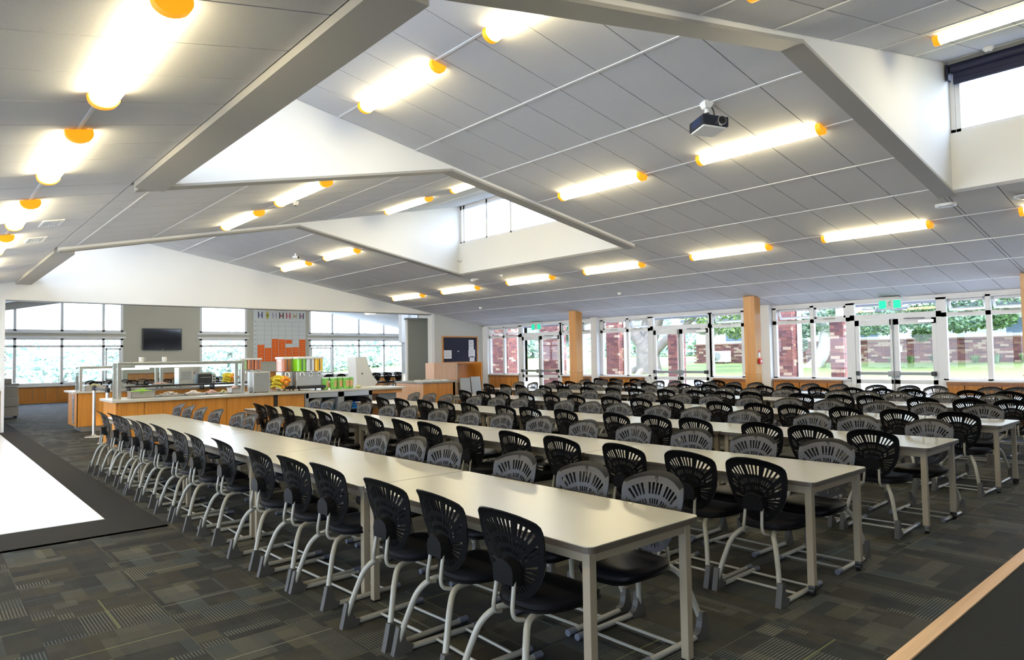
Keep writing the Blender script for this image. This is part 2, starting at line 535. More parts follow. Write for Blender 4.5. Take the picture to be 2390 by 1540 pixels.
# low window beams of the bays open to the left, with their glazing
for k, (x0, x1) in enumerate(BAYA):
    mb = MB().box(x0, 1.75, Lz(1.75) - 0.06, x1, 2.05, Lz(1.75) + 0.20)
    struct(mb, 'trim_beam', MAT['beam_shade_grey'], ['grey beam along the lower edge of the nearest roof opening', 'short grey beam at the far left roof opening'][k], 'beam')
    fr = MB(); zt = Rz(1.9)
    for i in range(7):
        x = x0 + (x1 - x0) * i / 6
        fr.box(x - 0.04, 1.86, Lz(1.75) + 0.2, x + 0.04, 1.94, zt)
    fr.box(x0, 1.86, zt - 0.12, x1, 1.94, zt + 0.01).box(x0, 1.86, Lz(1.75) + 0.2, x1, 1.94, Lz(1.75) + 0.27)
    w = struct(fr, 'window_high', MAT['white_frame'], ['high window strip above the nearest beam', 'high window strip above the far left beam'][k], 'window')
    for i in range(6):
        xa, xc = x0 + (x1 - x0) * i / 6 + 0.04, x0 + (x1 - x0) * (i + 1) / 6 - 0.04
        MB().box(xa, 1.897, Lz(1.75) + 0.27, xc, 1.903, zt - 0.12).build('pane', MAT['glass'], w)
# high windows facing the glazed side
for k, (x0, x1) in enumerate(BAYB):
    zs = 4.43
    mb = MB().box(x0, 10.25, Rz(10.25) - 0.05, x1, 10.45, zs)
    struct(mb, 'wall_upstand', MAT['white_wall'], ['cream upstand wall under the three-pane high window', 'cream upstand wall under the high window with the dark blind'][k], 'wall')
    zt = Lz(10.3)
    mul = [-13.40, -12.50, -11.62, -9.80] if k == 0 else [-2.66, -0.9, 0.9, 2.9]
    fr = MB().box(x0, 10.29, zt - 0.10, x1, 10.37, zt + 0.02).box(x0, 10.29, zs, x1, 10.37, zs + 0.05)
    ed = [x0 + 0.03] + mul + [x1 - 0.03]
    for x in ed: fr.box(x - 0.028, 10.29, zs, x + 0.028, 10.37, zt)
    w = struct(fr, 'window_high', MAT['white_frame'], ['three-pane high window above the far cream upstand', 'high window under the rolled dark blind'][k], 'window')
    for a, b in zip(ed[:-1], ed[1:]):
        if b - a > 0.2: MB().box(a + 0.028, 10.327, zs + 0.05, b - 0.028, 10.333, zt - 0.10).build('pane', MAT['glass'], w)
bl = thing('roller_blind', 'dark navy roller blind rolled up over the high window at the top right', 'blind', (0, 0, 0))
MAT['navy'] = plain('navy', (0.012, 0.016, 0.05), 0.6, var=0.2)
MB().tube([(-2.68, 10.14, 5.24), (2.9, 10.14, 5.24)], 0.062, 14).build('roll', MAT['navy'], bl, 40)
MB().box(-2.70, 10.08, 5.29, 2.95, 10.22, 5.335).build('head_rail', MAT['grey_metal'], bl)
MB().bbox(-2.66, 10.12, 5.03, 2.9, 10.16, 5.11, 0.012).build('bottom_bar', MAT['navy'], bl)
MB().box(-2.66, 10.137, 5.09, 2.9, 10.141, 5.2).build('blind_fabric', MAT['navy'], bl)
MB().box(-2.73, 10.08, 5.1, -2.70, 10.2, 5.3).build('bracket', MAT['navy'], bl)

# ================================================================ walls
# end wall with the wide opening into the next room
mb = MB()
xa, xb = XE - 0.2, XE
mb.prism([(YL, 0), (1.54, 0), (1.54, Lz(1.54) + 0.05), (YL, Lz(YL) + 0.05)], 'x', xa, xb)
mb.prism([(1.54, 3.09), (13.63, 3.105), (13.63, Rz(13.63) + 0.05), (2.0, Rz(2.0) + 0.08), (2.0, Lz(2.0)), (1.54, Lz(1.54) + 0.05)], 'x', xa, xb)
mb.prism([(13.63, 0), (YG + 0.1, 0), (YG + 0.1, Rz(YG + 0.1) + 0.05), (13.63, Rz(13.63) + 0.05)], 'x', xa, xb)
struct(mb, 'wall_end', MAT['white_wall'], 'white gable end wall over the wide opening to the next room', 'wall')
mb = MB().box(XE, 13.72, 0, XE + 0.012, YG, Rz(YG) - 0.01)
mb.prism([(13.72, Rz(YG) - 0.01), (YG, Rz(YG) - 0.01), (13.72, Rz(13.72) - 0.005)], 'x', XE, XE + 0.012)
struct(mb, 'wall_noticeboard', MAT['grey_wall'], 'grey painted wall carrying the noticeboard', 'wall')
mb = MB().box(XE - 0.22, 13.60, 0, XE + 0.03, 13.72, 3.10)
struct(mb, 'trim_opening', MAT['white_frame'], 'white jamb at the right side of the wide opening', 'trim')
mb = MB().box(XE - 0.22, 1.50, 0, XE + 0.02, 1.56, 3.09)
struct(mb, 'trim_opening', MAT['white_frame'], 'pale jamb at the left side of the wide opening', 'trim')
mb = MB().box(XE - 0.21, 1.56, 3.075, XE + 0.012, 13.60, 3.093)
struct(mb, 'trim_opening', MAT['grey_metal'], 'thin grey edge along the head of the wide opening', 'trim')
# wall behind the camera on the right, and the left wall with windows added as a light source (both out of view)
mb = MB().prism([(YL, 0), (YG, 0), (YG, Rz(YG)), (10.3, Rz(10.3)), (10.3, Lz(10.3)), (YL, Lz(YL))], 'x', XN, XN + 0.2)
struct(mb, 'wall_right', MAT['grey_wall'], 'plain grey side wall behind the camera', 'wall')
mb = MB().box(XE - 0.2, YL - 0.2, 0, XN + 0.2, YL, 0.12).box(XE - 0.2, YL - 0.2, 2.3, XN + 0.2, YL, Lz(YL) + 0.05)
for i in range(12):
    x = XE + (XN - XE) * i / 11
    mb.box(x - 0.12, YL - 0.2, 0.12, x + 0.12, YL, 2.3)
w = struct(mb, 'wall_left', MAT['white_wall'], 'long unseen left wall with a row of windows added for daylight', 'wall')
for i in range(11):
    x = XE + (XN - XE) * i / 11
    MB().box(x + 0.12, YL - 0.11, 0.12, x + (XN - XE) / 11 - 0.12, YL - 0.104, 2.3).build('pane', MAT['glass'], w)

# glazed wall: low wall, header and white pilasters
PIL = [(-14.20, -13.95), (-8.55, -8.29), (-2.92, -2.66)]
mb = MB().box(XE, YG - 0.02, 2.66, XN, YG + 0.16, Rz(YG) + 0.03)
for a, b in ((XE, -17.70), (-15.62, -12.03), (-10.02, -6.43), (-4.59, XN)):
    mb.box(a, YG - 0.02, 0, b, YG + 0.14, 0.90)
struct(mb, 'wall_glazed', MAT['white_frame'], 'white low wall and head rail of the long glazed wall', 'wall')
for k, (a, b) in enumerate(PIL):
    struct(MB().box(a, YG - 0.16, 0, b, YG + 0.16, Rz(YG - 0.16)), 'trim_pilaster', MAT['white_frame'],
           ['white pilaster behind the far wooden column', 'white pilaster behind the wooden column with the alarm point', 'white pilaster at the right end of the glazing'][k], 'pilaster')
struct(MB().box(XE, YG - 0.10, 0, XE + 0.30, YG + 0.1, 2.68), 'trim_pilaster', MAT['white_frame'], 'white corner post where grey wall meets glazing', 'pilaster')

def wainscot(x0, x1, label):
    t = tag(MB().box(x0, YG - 0.10, 0.835, x1, YG - 0.02, 0.905).build('trim_wainscot', MAT['oak_dark'], None), label, 'panelling', None, 'structure')
    n = max(2, round((x1 - x0) / 0.335))
    for i in range(n):
        a, b = x0 + (x1 - x0) * i / n, x0 + (x1 - x0) * (i + 1) / n
        MB().box(a + 0.008, YG - 0.085, 0.0, b - 0.008, YG - 0.022, 0.835).build('board', MAT['oak'], t)
    MB().box(x0, YG - 0.05, 0.0, x1, YG - 0.021, 0.835).build('backing', MAT['oak_dark'], t)
    return t
wainscot(-19.3, -17.75, 'oak board panelling below the window nearest the noticeboard wall')
wainscot(-15.55, -14.22, 'oak board panelling below the window behind the far wooden column')
wainscot(-13.93, -12.25, 'oak board panelling below the window showing the big tree trunk')
wainscot(-9.95, -8.57, 'oak board panelling below the window beside the alarm column')
wainscot(-8.27, -6.62, 'oak board panelling below the window with two brick piers')
wainscot(-4.52, -2.95, 'oak board panelling right of the nearest glazed doors')

FY0, FY1 = YG + 0.0, YG + 0.09
def window_unit(k, x0, xm, x1, open_l, open_r, label):
    fr = MB()
    for a, b in ((x0, x0 + 0.09), (xm - 0.045, xm + 0.045), (x1 - 0.09, x1)):
        fr.box(a, FY0, 0.93, b, FY1, 2.67)
    fr.box(x0, FY0, 2.25, x1, FY1, 2.34).box(x0, FY0, 2.62, x1, FY1, 2.67).box(x0, FY0, 0.90, x1, FY1, 0.965)
    fr.box(x0, FY0 - 0.08, 0.90, x1, FY0, 0.935)
    w = tag(fr.build('window_%d' % k, MAT['white_frame']), label, 'window', None, 'structure')
    for (a, b, op) in ((x0 + 0.09, xm - 0.045, open_l), (xm + 0.045, x1 - 0.09, open_r)):
        MB().box(a, FY0 + 0.04, 0.965, b, FY0 + 0.046, 2.25).build('pane', MAT['glass'], w)
        sw, z0, z1 = 0.045, 2.345, 2.615
        s = MB().box(a + 0.01, -0.02, -(z1 - z0), a + 0.01 + sw, 0.02, 0).box(b - 0.01 - sw, -0.02, -(z1 - z0), b - 0.01, 0.02, 0)
        s.box(a + 0.01, -0.02, -sw, b - 0.01, 0.02, 0).box(a + 0.01, -0.02, -(z1 - z0), b - 0.01, 0.02, -(z1 - z0) + sw)
        so = s.build('sash', MAT['white_frame'], w, None, (0, FY0 + 0.05, z1))
        if op: so.rotation_euler = (math.radians(32), 0, 0)
        MB().box(a + 0.01 + sw, -0.003, -(z1 - z0) + sw, b - 0.01 - sw, 0.003, -sw).build('pane', MAT['glass'], so)
        xc = (a + b) / 2
        MB().box(xc - 0.13, FY0 - 0.03, 2.325, xc + 0.13, FY0, 2.345).build('latch_handle', MAT['beige_plastic'], w)
    return w
window_unit(1, -19.40, -18.56, -17.68, True, True, 'two-light window nearest the noticeboard wall with both top sashes open')
window_unit(2, -15.70, -14.74, -14.22, False, False, 'narrow window half hidden by the far wooden column')
window_unit(3, -13.93, -12.87, -12.03, False, True, 'two-light window showing the big tree trunk')
window_unit(4, -10.08, -9.1, -8.57, True, False, 'window with an open top sash beside the alarm column')
window_unit(5, -8.28, -7.30, -6.43, True, False, 'two-light window with two brick piers outside')
window_unit(6, -4.59, -3.77, -2.93, True, True, 'two-light window right of the nearest glazed doors')
window_unit(7, -2.64, 0.2, 3.0, False, False, 'wide window beyond the right pilaster')

def exit_sign(x, side):
    t = thing('exit_sign', side, 'exit sign', (x, YG - 0.12, 2.60))
    MB().bbox(-0.23, -0.035, -0.13, 0.23, 0.035, 0.10, 0.008).build('sign_box', MAT['white_plastic'], t)
    MB().box(-0.20, -0.06, 0.10, 0.20, 0.06, 0.125).build('mounting_rail', MAT['white_plastic'], t)
    for a, b in ((-0.215, -0.075), (0.075, 0.215)):
        MB().box(a, -0.039, -0.115, b, -0.0345, 0.055).build('green_panel', MAT['exit_green'], t)
    m = MB()                                      # the running figure on the white middle field
    m.ball((0.012, -0.037, 0.045), 0.011, 10, 6, (1, 0.25, 1))
    for p in ([(-0.004, -0.037, 0.03), (-0.012, -0.037, -0.03)], [(-0.012, -0.037, -0.03), (0.02, -0.037, -0.05), (0.012, -0.037, -0.09)],
              [(-0.012, -0.037, -0.03), (-0.03, -0.037, -0.06), (-0.05, -0.037, -0.075)], [(-0.004, -0.037, 0.022), (0.024, -0.037, 0.0), (0.036, -0.037, 0.012)],
              [(-0.004, -0.037, 0.022), (-0.03, -0.037, 0.012), (-0.038, -0.037, -0.012)]):
        m.tube(p, 0.006, 5)
    m.build('running_figure', MAT['exit_figure'], t)
    return t
MAT['exit_green'] = emit('exit_green', (0.0, 0.72, 0.42), 0.7)
MAT['exit_figure'] = plain('exit_figure', (0.16, 0.52, 0.28), 0.5)

def door_unit(k, x0, x1, label):
    fr = MB().box(x0, FY0, 0, x0 + 0.10, FY1, 2.67).box(x1 - 0.10, FY0, 0, x1, FY1, 2.67)
    fr.box(x0, FY0, 2.26, x1, FY1, 2.38).box(x0, FY0, 2.62, x1, FY1, 2.67)
    w = tag(fr.build('door_%d' % k, MAT['white_frame']), label, 'door', None, 'structure')
    xm = (x0 + x1) / 2
    MB().box(x0 + 0.10, FY0 + 0.04, 2.38, x1 - 0.10, FY0 + 0.046, 2.62).build('transom_pane', MAT['glass'], w)
    for sgn, a, b in ((-1, x0 + 0.105, xm - 0.004), (1, xm + 0.004, x1 - 0.105)):
        lf = MB()
        st = 0.085
        lf.box(a, FY0 + 0.01, 0.01, a + st, FY0 + 0.06, 2.255).box(b - st, FY0 + 0.01, 0.01, b, FY0 + 0.06, 2.255)
        lf.box(a, FY0 + 0.01, 2.13, b, FY0 + 0.06, 2.255).box(a, FY0 + 0.01, 0.84, b, FY0 + 0.06, 0.93).box(a, FY0 + 0.01, 0.01, b, FY0 + 0.06, 0.16)
        lo = lf.build('door_leaf', MAT['white_frame'], w)
        MB().box(a + st, FY0 + 0.033, 0.93, b - st, FY0 + 0.039, 2.13).build('pane', MAT['glass'], lo)
        MB().box(a + st, FY0 + 0.033, 0.16, b - st, FY0 + 0.039, 0.84).build('pane', MAT['glass'], lo)
        MB().bbox(a + 0.02, FY0 - 0.07, 1.035, b - 0.02, FY0 - 0.025, 1.10, 0.008).build('push_bar', MAT['grey_metal'], lo)
        e = (a + 0.02, a + 0.10) if sgn < 0 else (b - 0.10, b - 0.02)
        MB().bbox(e[0], FY0 - 0.085, 1.02, e[1], FY0 + 0.01, 1.115, 0.01).build('bar_end', MAT['black_plastic'], lo)
        e = (b - 0.12, b - 0.0) if sgn < 0 else (a + 0.0, a + 0.12)
        MB().bbox(e[0], FY0 - 0.08, 1.0, e[1], FY0 + 0.01, 1.12, 0.01).build('bar_lock', MAT['grey_metal'], lo)
    MB().box(xm - 0.05, FY0 - 0.03, 2.02, xm - 0.01, FY0 + 0.01, 2.25).build('top_bolt', MAT['grey_metal'], w)
    MB().box(xm - 0.035, FY0 - 0.015, 0.16, xm - 0.02, FY0 + 0.008, 2.05).build('bolt_rod', MAT['grey_metal'], w)
    c = MB().bbox(x1 - 0.43, FY0 - 0.06, 2.15, x1 - 0.13, FY0 + 0.008, 2.215, 0.006).build('door_closer', MAT['steel'], w)
    MB().tube([(x1 - 0.30, FY0 - 0.05, 2.225), (x1 - 0.30, FY0 - 0.05, 2.25), (x1 - 0.66, FY0 - 0.16, 2.25), (x1 - 0.62, FY0 - 0.0, 2.27)], 0.012, 6).build('closer_arm', MAT['chrome'], c)
    return w
door_unit(1, -17.68, -15.64, 'white glazed double doors nearest the noticeboard wall')
door_unit(2, -12.03, -10.02, 'white glazed double doors with the big tree outside')
door_unit(3, -6.43, -4.59, 'white glazed double doors nearest the right edge')
exit_sign(-16.68, 'green and white exit sign over the doors nearest the noticeboard wall')
exit_sign(-5.52, 'green and white exit sign over the nearest glazed doors')

# wooden columns
def column(x, y, label):
    t = thing('trim_column', label, 'column', (x, y, 0), 0, None, 'structure')
    zt = Rz(y) + 0.02
    MB().bbox(-0.14, -0.14, 0.0, 0.14, 0.14, zt, 0.006).build('shaft', MAT['oak_col'], t)
    MB().bbox(-0.155, -0.155, 1.07, 0.155, 0.155, 1.095, 0.004).build('band', MAT['oak_col'], t)
    MB().box(-0.145, -0.145, 0.0, 0.145, 0.145, 0.09).build('plinth', MAT['oak_dark'], t)
    return t
MAT['oak_col'] = wood('oak_col', (0.50, 0.21, 0.05), (0.68, 0.35, 0.10), 'z', 7, 0.28)
column(-14.05, 15.0, 'tall oak-veneered column in front of the far white pilaster')
column(-8.28, 15.0, 'tall oak-veneered column carrying the red alarm point')
column(-2.86, 15.0, 'tall oak-veneered column cut by the right edge')
t = thing('fire_alarm_point', 'small red fire alarm point with sign on the oak column', 'alarm', (-8.14, 15.03, 1.40))
MAT['red'] = plain('red', (0.62, 0.02, 0.03), 0.4)
MB().bbox(0, -0.055, -0.10, 0.05, 0.055, 0.03, 0.006).build('call_box', MAT['red'], t)
MB().box(0.05, -0.03, -0.06, 0.054, 0.03, -0.01).build('break_glass', MAT['white_plastic'], t)
MB().box(0.001, -0.045, 0.06, 0.006, 0.045, 0.17).build('sign_plate', MAT['white_plastic'], t)
MB().box(0.006, -0.045, 0.17, 0.009, 0.045, 0.22).build('sign_band', MAT['red'], t)

# ================================================================ floor
mb = MB().box(-33.4, -6.2, -0.20, XN + 0.2, 16.15, -0.010).box(-33.4, 16.15, -0.20, -24.0, 22.2, -0.010)
floor = struct(mb, 'floor', MAT['plain_carpet'], 'carpeted hall floor with patterned carpet tiles', 'floor')
def uvbox(mb, x0, y0, x1, y1, seed, rot, uvr=(0, 0, 1, 1)):
    """top of one carpet tile with its own uv and seed"""
    n = len(mb.v)
    mb.v += [(x0, y0, 0), (x1, y0, 0), (x1, y1, 0), (x0, y1, 0)]
    mb.f.append((n, n + 1, n + 2, n + 3))
    a, b, c, d = uvr
    q = [(a, b), (c, b), (c, d), (a, d)]
    if rot: q = [(p[1], p[0]) for p in q]
    mb.uv = (mb.uv or []) + q
    mb.uv2 = (mb.uv2 or []) + [seed] * 4
def uvmesh(mb, name, mat):
    me = mb.mesh(name, mat)
    for nm, data in (('tile', mb.uv), ('seed', mb.uv2)):
        L_ = me.uv_layers.new(name=nm)
        for i, uvv in enumerate(data): L_.data[i].uv = uvv
    return me
CT = 0.645
variants = []
for k in range(40):
    mb = MB()
    h = CT / 2 - 0.0004
    uvbox(mb, -h, -h, h, h, (random.random(), random.random()), False)
    n = 4
    mb.v += [(-h, -h, -0.008), (h, -h, -0.008), (h, h, -0.008), (-h, h, -0.008)]
    for f in ((0, 4, 5, 1), (1, 5, 6, 2), (2, 6, 7, 3), (3, 7, 4, 0)):
        mb.f.append(f); mb.uv += [(0, 0)] * 4; mb.uv2 += [(0, 0)] * 4
    variants.append(uvmesh(mb, 'carpet_tile', MAT['carpet']))
cells = []
fld = MB()
X_EDGE = -1.372
for i in range(-52, 1):
    for j in range(-12, 36):
        x0 = X_EDGE + CT * (i - 1); x1 = x0 + CT
        y0 = 1.85 + CT * j; y1 = y0 + CT
        if x0 < -33.0 or y0 > 22: continue
        if y0 >= 1.84:
            if x1 > -23.9 and y0 > 15.9: continue
            if x0 < -19.9 and y1 > 22: continue
        else:
            if x1 <= -7.10: continue
            if y0 < -3: continue
        vis = (y1 > -0.6 * x1 * 0 + 0.2) and x1 < 0
        ang = math.degrees(math.atan2(-(x0 + x1) / 2, (y0 + y1) / 2))     # from +Y towards -X
        inv = 8 < ang < 90
        cells.append(((x0 + x1) ** 2 / 4 + (y0 + y1) ** 2 / 4 + (0 if inv else 1e5), i, j, x0, y0, x1, y1))
cells.sort()
for k, (d, i, j, x0, y0, x1, y1) in enumerate(cells):
    q = (i + j) % 2
    if k < 298:
        inst('carpet_tile', random.choice(variants), floor, ((x0 + x1) / 2, (y0 + y1) / 2, 0), (0, 0, (math.pi / 2 if q else 0) + (math.pi if random.random() < 0.5 else 0)))
    else:
        uvbox(fld, x0, y0, x1, y1, (random.random(), random.random()), bool(q))
o = link(bpy.data.objects.new('carpet_field', uvmesh(fld, 'carpet_field', MAT['carpet'])), floor)
tag(o, kind='stuff')
MB().box(-19.6, YL, -0.008, -7.88, 1.45, 0.004).build('vinyl_sheet', MAT['vinyl'], floor)
MB().box(-19.6, 1.45, -0.008, -7.10, 1.85, 0.0).build('carpet_border', MAT['border_carpet'], floor)
MB().box(-7.88, YL, -0.008, -7.10, 1.45, 0.0).build('carpet_border', MAT['border_carpet'], floor)
MB().bbox(-1.372, YL, -0.008, -1.290, YG - 0.05, 0.006, 0.003).build('edge_strip', MAT['strip_wood'], floor)
MB().box(-1.29, YL, -0.012, XN, YG, -0.004).build('plain_carpet', MAT['plain_carpet'], floor)

# wainscot left of the opening on the end wall
t = tag(MB().box(XE + 0.001, YL, 0.90, XE + 0.04, 1.49, 0.96).build('trim_wainscot', MAT['oak_dark'], None), 'oak panelling left of the wide opening', 'panelling', None, 'structure')
for i in range(12):
    a = 1.49 - 0.375 * (i + 1)
    MB().box(XE + 0.004, a + 0.008, 0, XE + 0.032, a + 0.367, 0.90).build('board', MAT['oak'], t)

# ================================================================ ceiling lamps
def lamp_mesh():
    L2, n = 0.76, 10
    prof = [(-0.085, 0.0), (-0.085, -0.025)] + [(-0.085 * math.cos(math.pi * k / n), -0.025 - 0.062 * math.sin(math.pi * k / n)) for k in range(1, n)] + [(0.085, -0.025), (0.085, 0.0)]
    dif = MB().prism(prof, 'x', -L2, L2).mesh('diffuser', MAT['lamp'], 40)
    big = [(u * 1.10, w * 1.10 if w else 0.0) for u, w in prof]
    capa = MB().prism(big, 'x', L2, L2 + 0.055).mesh('end_cap', MAT['orange_cap'], 40)
    capb = MB().prism(big, 'x', -L2 - 0.055, -L2).mesh('end_cap', MAT['orange_cap'], 40)
    base = MB().box(-L2 - 0.03, -0.06, -0.004, L2 + 0.03, 0.06, 0.006).mesh('base_plate', MAT['ceiling_bar'])
    return dif, capa, capb, base
LM = lamp_mesh()
def lamp(x, y, fz, slope, label):
    t = thing('ceiling_lamp', label, 'lamp', (x, y, fz(y) - 0.008), 0, 'tubular ceiling lamps with orange ends')
    t.rotation_euler = (math.atan(slope), 0, 0)
    for nm, me in zip(('diffuser', 'end_cap', 'end_cap', 'base_plate'), LM):
        inst(nm, me, t)
    return t
ORD = ['first', 'second', 'third', 'fourth', 'fifth', 'sixth', 'seventh', 'eighth', 'ninth', 'tenth', 'eleventh', 'twelfth', 'thirteenth', 'fourteenth', 'fifteenth', 'sixteenth', 'seventeenth', 'eighteenth']
for k, x in enumerate((-1.47, -4.19, -6.77, -9.61, -12.30, -15.19, -17.87)):
    lamp(x, 11.5, Rz, -TA, '%s lamp from the right in the row nearest the glazed wall' % ORD[k])
for k, x in enumerate((-4.15, -6.70)):
    lamp(x, 7.76, Rz, -TA, ['lamp just below the projector on the grey ceiling', 'lamp on the grey ceiling left of the one below the projector'][k])
for k, x in enumerate((-15.02, -17.64)):
    lamp(x, 7.76, Rz, -TA, ['nearer of two lamps on the ceiling over the servery', 'farther of two lamps on the ceiling over the servery'][k])
for k, x in enumerate((-4.22, -6.71)):
    lamp(x, 4.22, Rz, -TA, ['highest lamp on the bright bluish ceiling at the top edge', 'lamp on the bluish ceiling beside the bright side wall'][k])
for k, x in enumerate((-15.02, -17.64)):  # hidden from view, included for their light
    lamp(x, 4.22, Rz, -TA, ['nearer hidden lamp high in the far left roof bay', 'farther hidden lamp high in the far left roof bay'][k])
for k, x in enumerate((-1.5, -4.25, -6.72, -9.6, -12.2, -15.0, -17.6)):
    lamp(x, 0.9, Lz, TB, '%s lamp from the near end of the left row' % ORD[k])
for k, x in enumerate((-9.46, -11.92)):
    lamp(x, 4.25, Lz, TB, ['nearer of two lamps over the ridge edge at centre left', 'farther of two lamps over the ridge edge at centre left'][k])
for k, x in enumerate((-9.62, -12.07)):
    lamp(x, 7.77, Lz, TB, ['lamp partly hidden beside the three-pane high window', 'lamp over the cream side wall of the middle bay'][k])
lamp(-1.48, 8.15, Lz, TB, 'lamp near the dark blind at the top right corner')
lamp(-1.48, 4.25, Lz, TB, 'lamp above the camera at the near ridge')

# ================================================================ dining tables
TD, TH = 0.85, 0.735
def rounded(x0, y0, x1, y1, r, n=5):
    out = []
    for cx, cy, a0 in ((x1 - r, y1 - r, 0), (x0 + r, y1 - r, 90), (x0 + r, y0 + r, 180), (x1 - r, y0 + r, 270)):
        for k in range(n + 1):
            a = math.radians(a0 + 90 * k / n)
            out.append((cx + r * math.cos(a), cy + r * math.sin(a)))
    return out
def table_proto():
    L = 1.995
    P = {}
    P['tabletop'] = MB().prism(rounded(-L / 2 + 0.002, 0.002, L / 2 - 0.002, TD - 0.002, 0.04), 'z', TH - 0.004, TH).mesh('tabletop', MAT['table_top'])
    P['edge_band'] = MB().prism(rounded(-L / 2, 0, L / 2, TD, 0.042), 'z', TH - 0.031, TH - 0.0035).mesh('edge_band', MAT['table_edge'])
    ap = MB()
    i, h0, h1 = 0.045, TH - 0.085, TH - 0.031
    ap.box(-L / 2 + i, i, h0, L / 2 - i, i + 0.025, h1).box(-L / 2 + i, TD - i - 0.025, h0, L / 2 - i, TD - i, h1)
    ap.box(-L / 2 + i, i, h0, -L / 2 + i + 0.025, TD - i, h1).box(L / 2 - i - 0.025, i, h0, L / 2 - i, TD - i, h1)
    P['apron'] = ap.mesh('apron', MAT['table_frame'])
    s = 0.0225
    P['leg'] = MB().bbox(-s, -s, 0.0, s, s, TH - 0.031, 0.003).mesh('leg', MAT['table_frame'])
    P['leg_short'] = MB().bbox(-s, -s, 0.065, s, s, TH - 0.031, 0.003).mesh('leg', MAT['table_frame'])
    c = MB().tube([(-0.016, 0, 0.028), (0.016, 0, 0.028)], 0.028, 14).tube([(0, 0, 0.05), (0, 0, 0.08)], 0.012, 8)
    c.bbox(-0.022, -0.02, 0.035, 0.022, 0.03, 0.062, 0.006)
    P['caster'] = c.mesh('caster', MAT['caster_black'], 40)
    P['foot'] = MB().box(-s - 0.001, -s - 0.001, 0, s + 0.001, s + 0.001, 0.012).mesh('foot', MAT['caster_black'])
    return P, L
TP, TL = table_proto()
ROWY = [2.2, 4.3, 6.45, 8.8, 11.2, 13.4]
ROWN = ['front', 'second', 'third', 'fourth', 'fifth', 'rearmost']
ROWX = [-2.0, -1.98, -1.98, -2.0, -1.95, -1.72]
ROWC = [5, 5, 5, 5, 6, 6]
for r in range(6):
    for k in range(ROWC[r]):
        pos = 'table at the right end of the %s row' % ROWN[r] if k == 0 else ('table at the left end of the %s row' % ROWN[r] if k == ROWC[r] - 1 else '%s table from the right in the %s row' % (ORD[k], ROWN[r]))
        t = thing('dining_table', 'long pale-topped dining ' + pos, 'table', (ROWX[r] - 2.0 * k - 1.0, ROWY[r], 0), 0, 'dining tables set end to end in six rows')
        inst('tabletop', TP['tabletop'], t); inst('edge_band', TP['edge_band'], t); inst('apron', TP['apron'], t)
        for sx_ in (1, -1):
            for sy_ in (0, 1):
                p = (sx_ * (TL / 2 - 0.06), 0.06 if sy_ == 0 else TD - 0.06, 0)
                wheels = (k == 0 and sx_ == 1 and r > 0)
                lg = inst('leg', TP['leg_short'] if wheels else TP['leg'], t, p)
                if wheels: inst('caster', TP['caster'], lg, (0.0, 0, 0), (0, 0, random.uniform(-0.8, 0.8)))
                else: inst('foot', TP['foot'], lg)

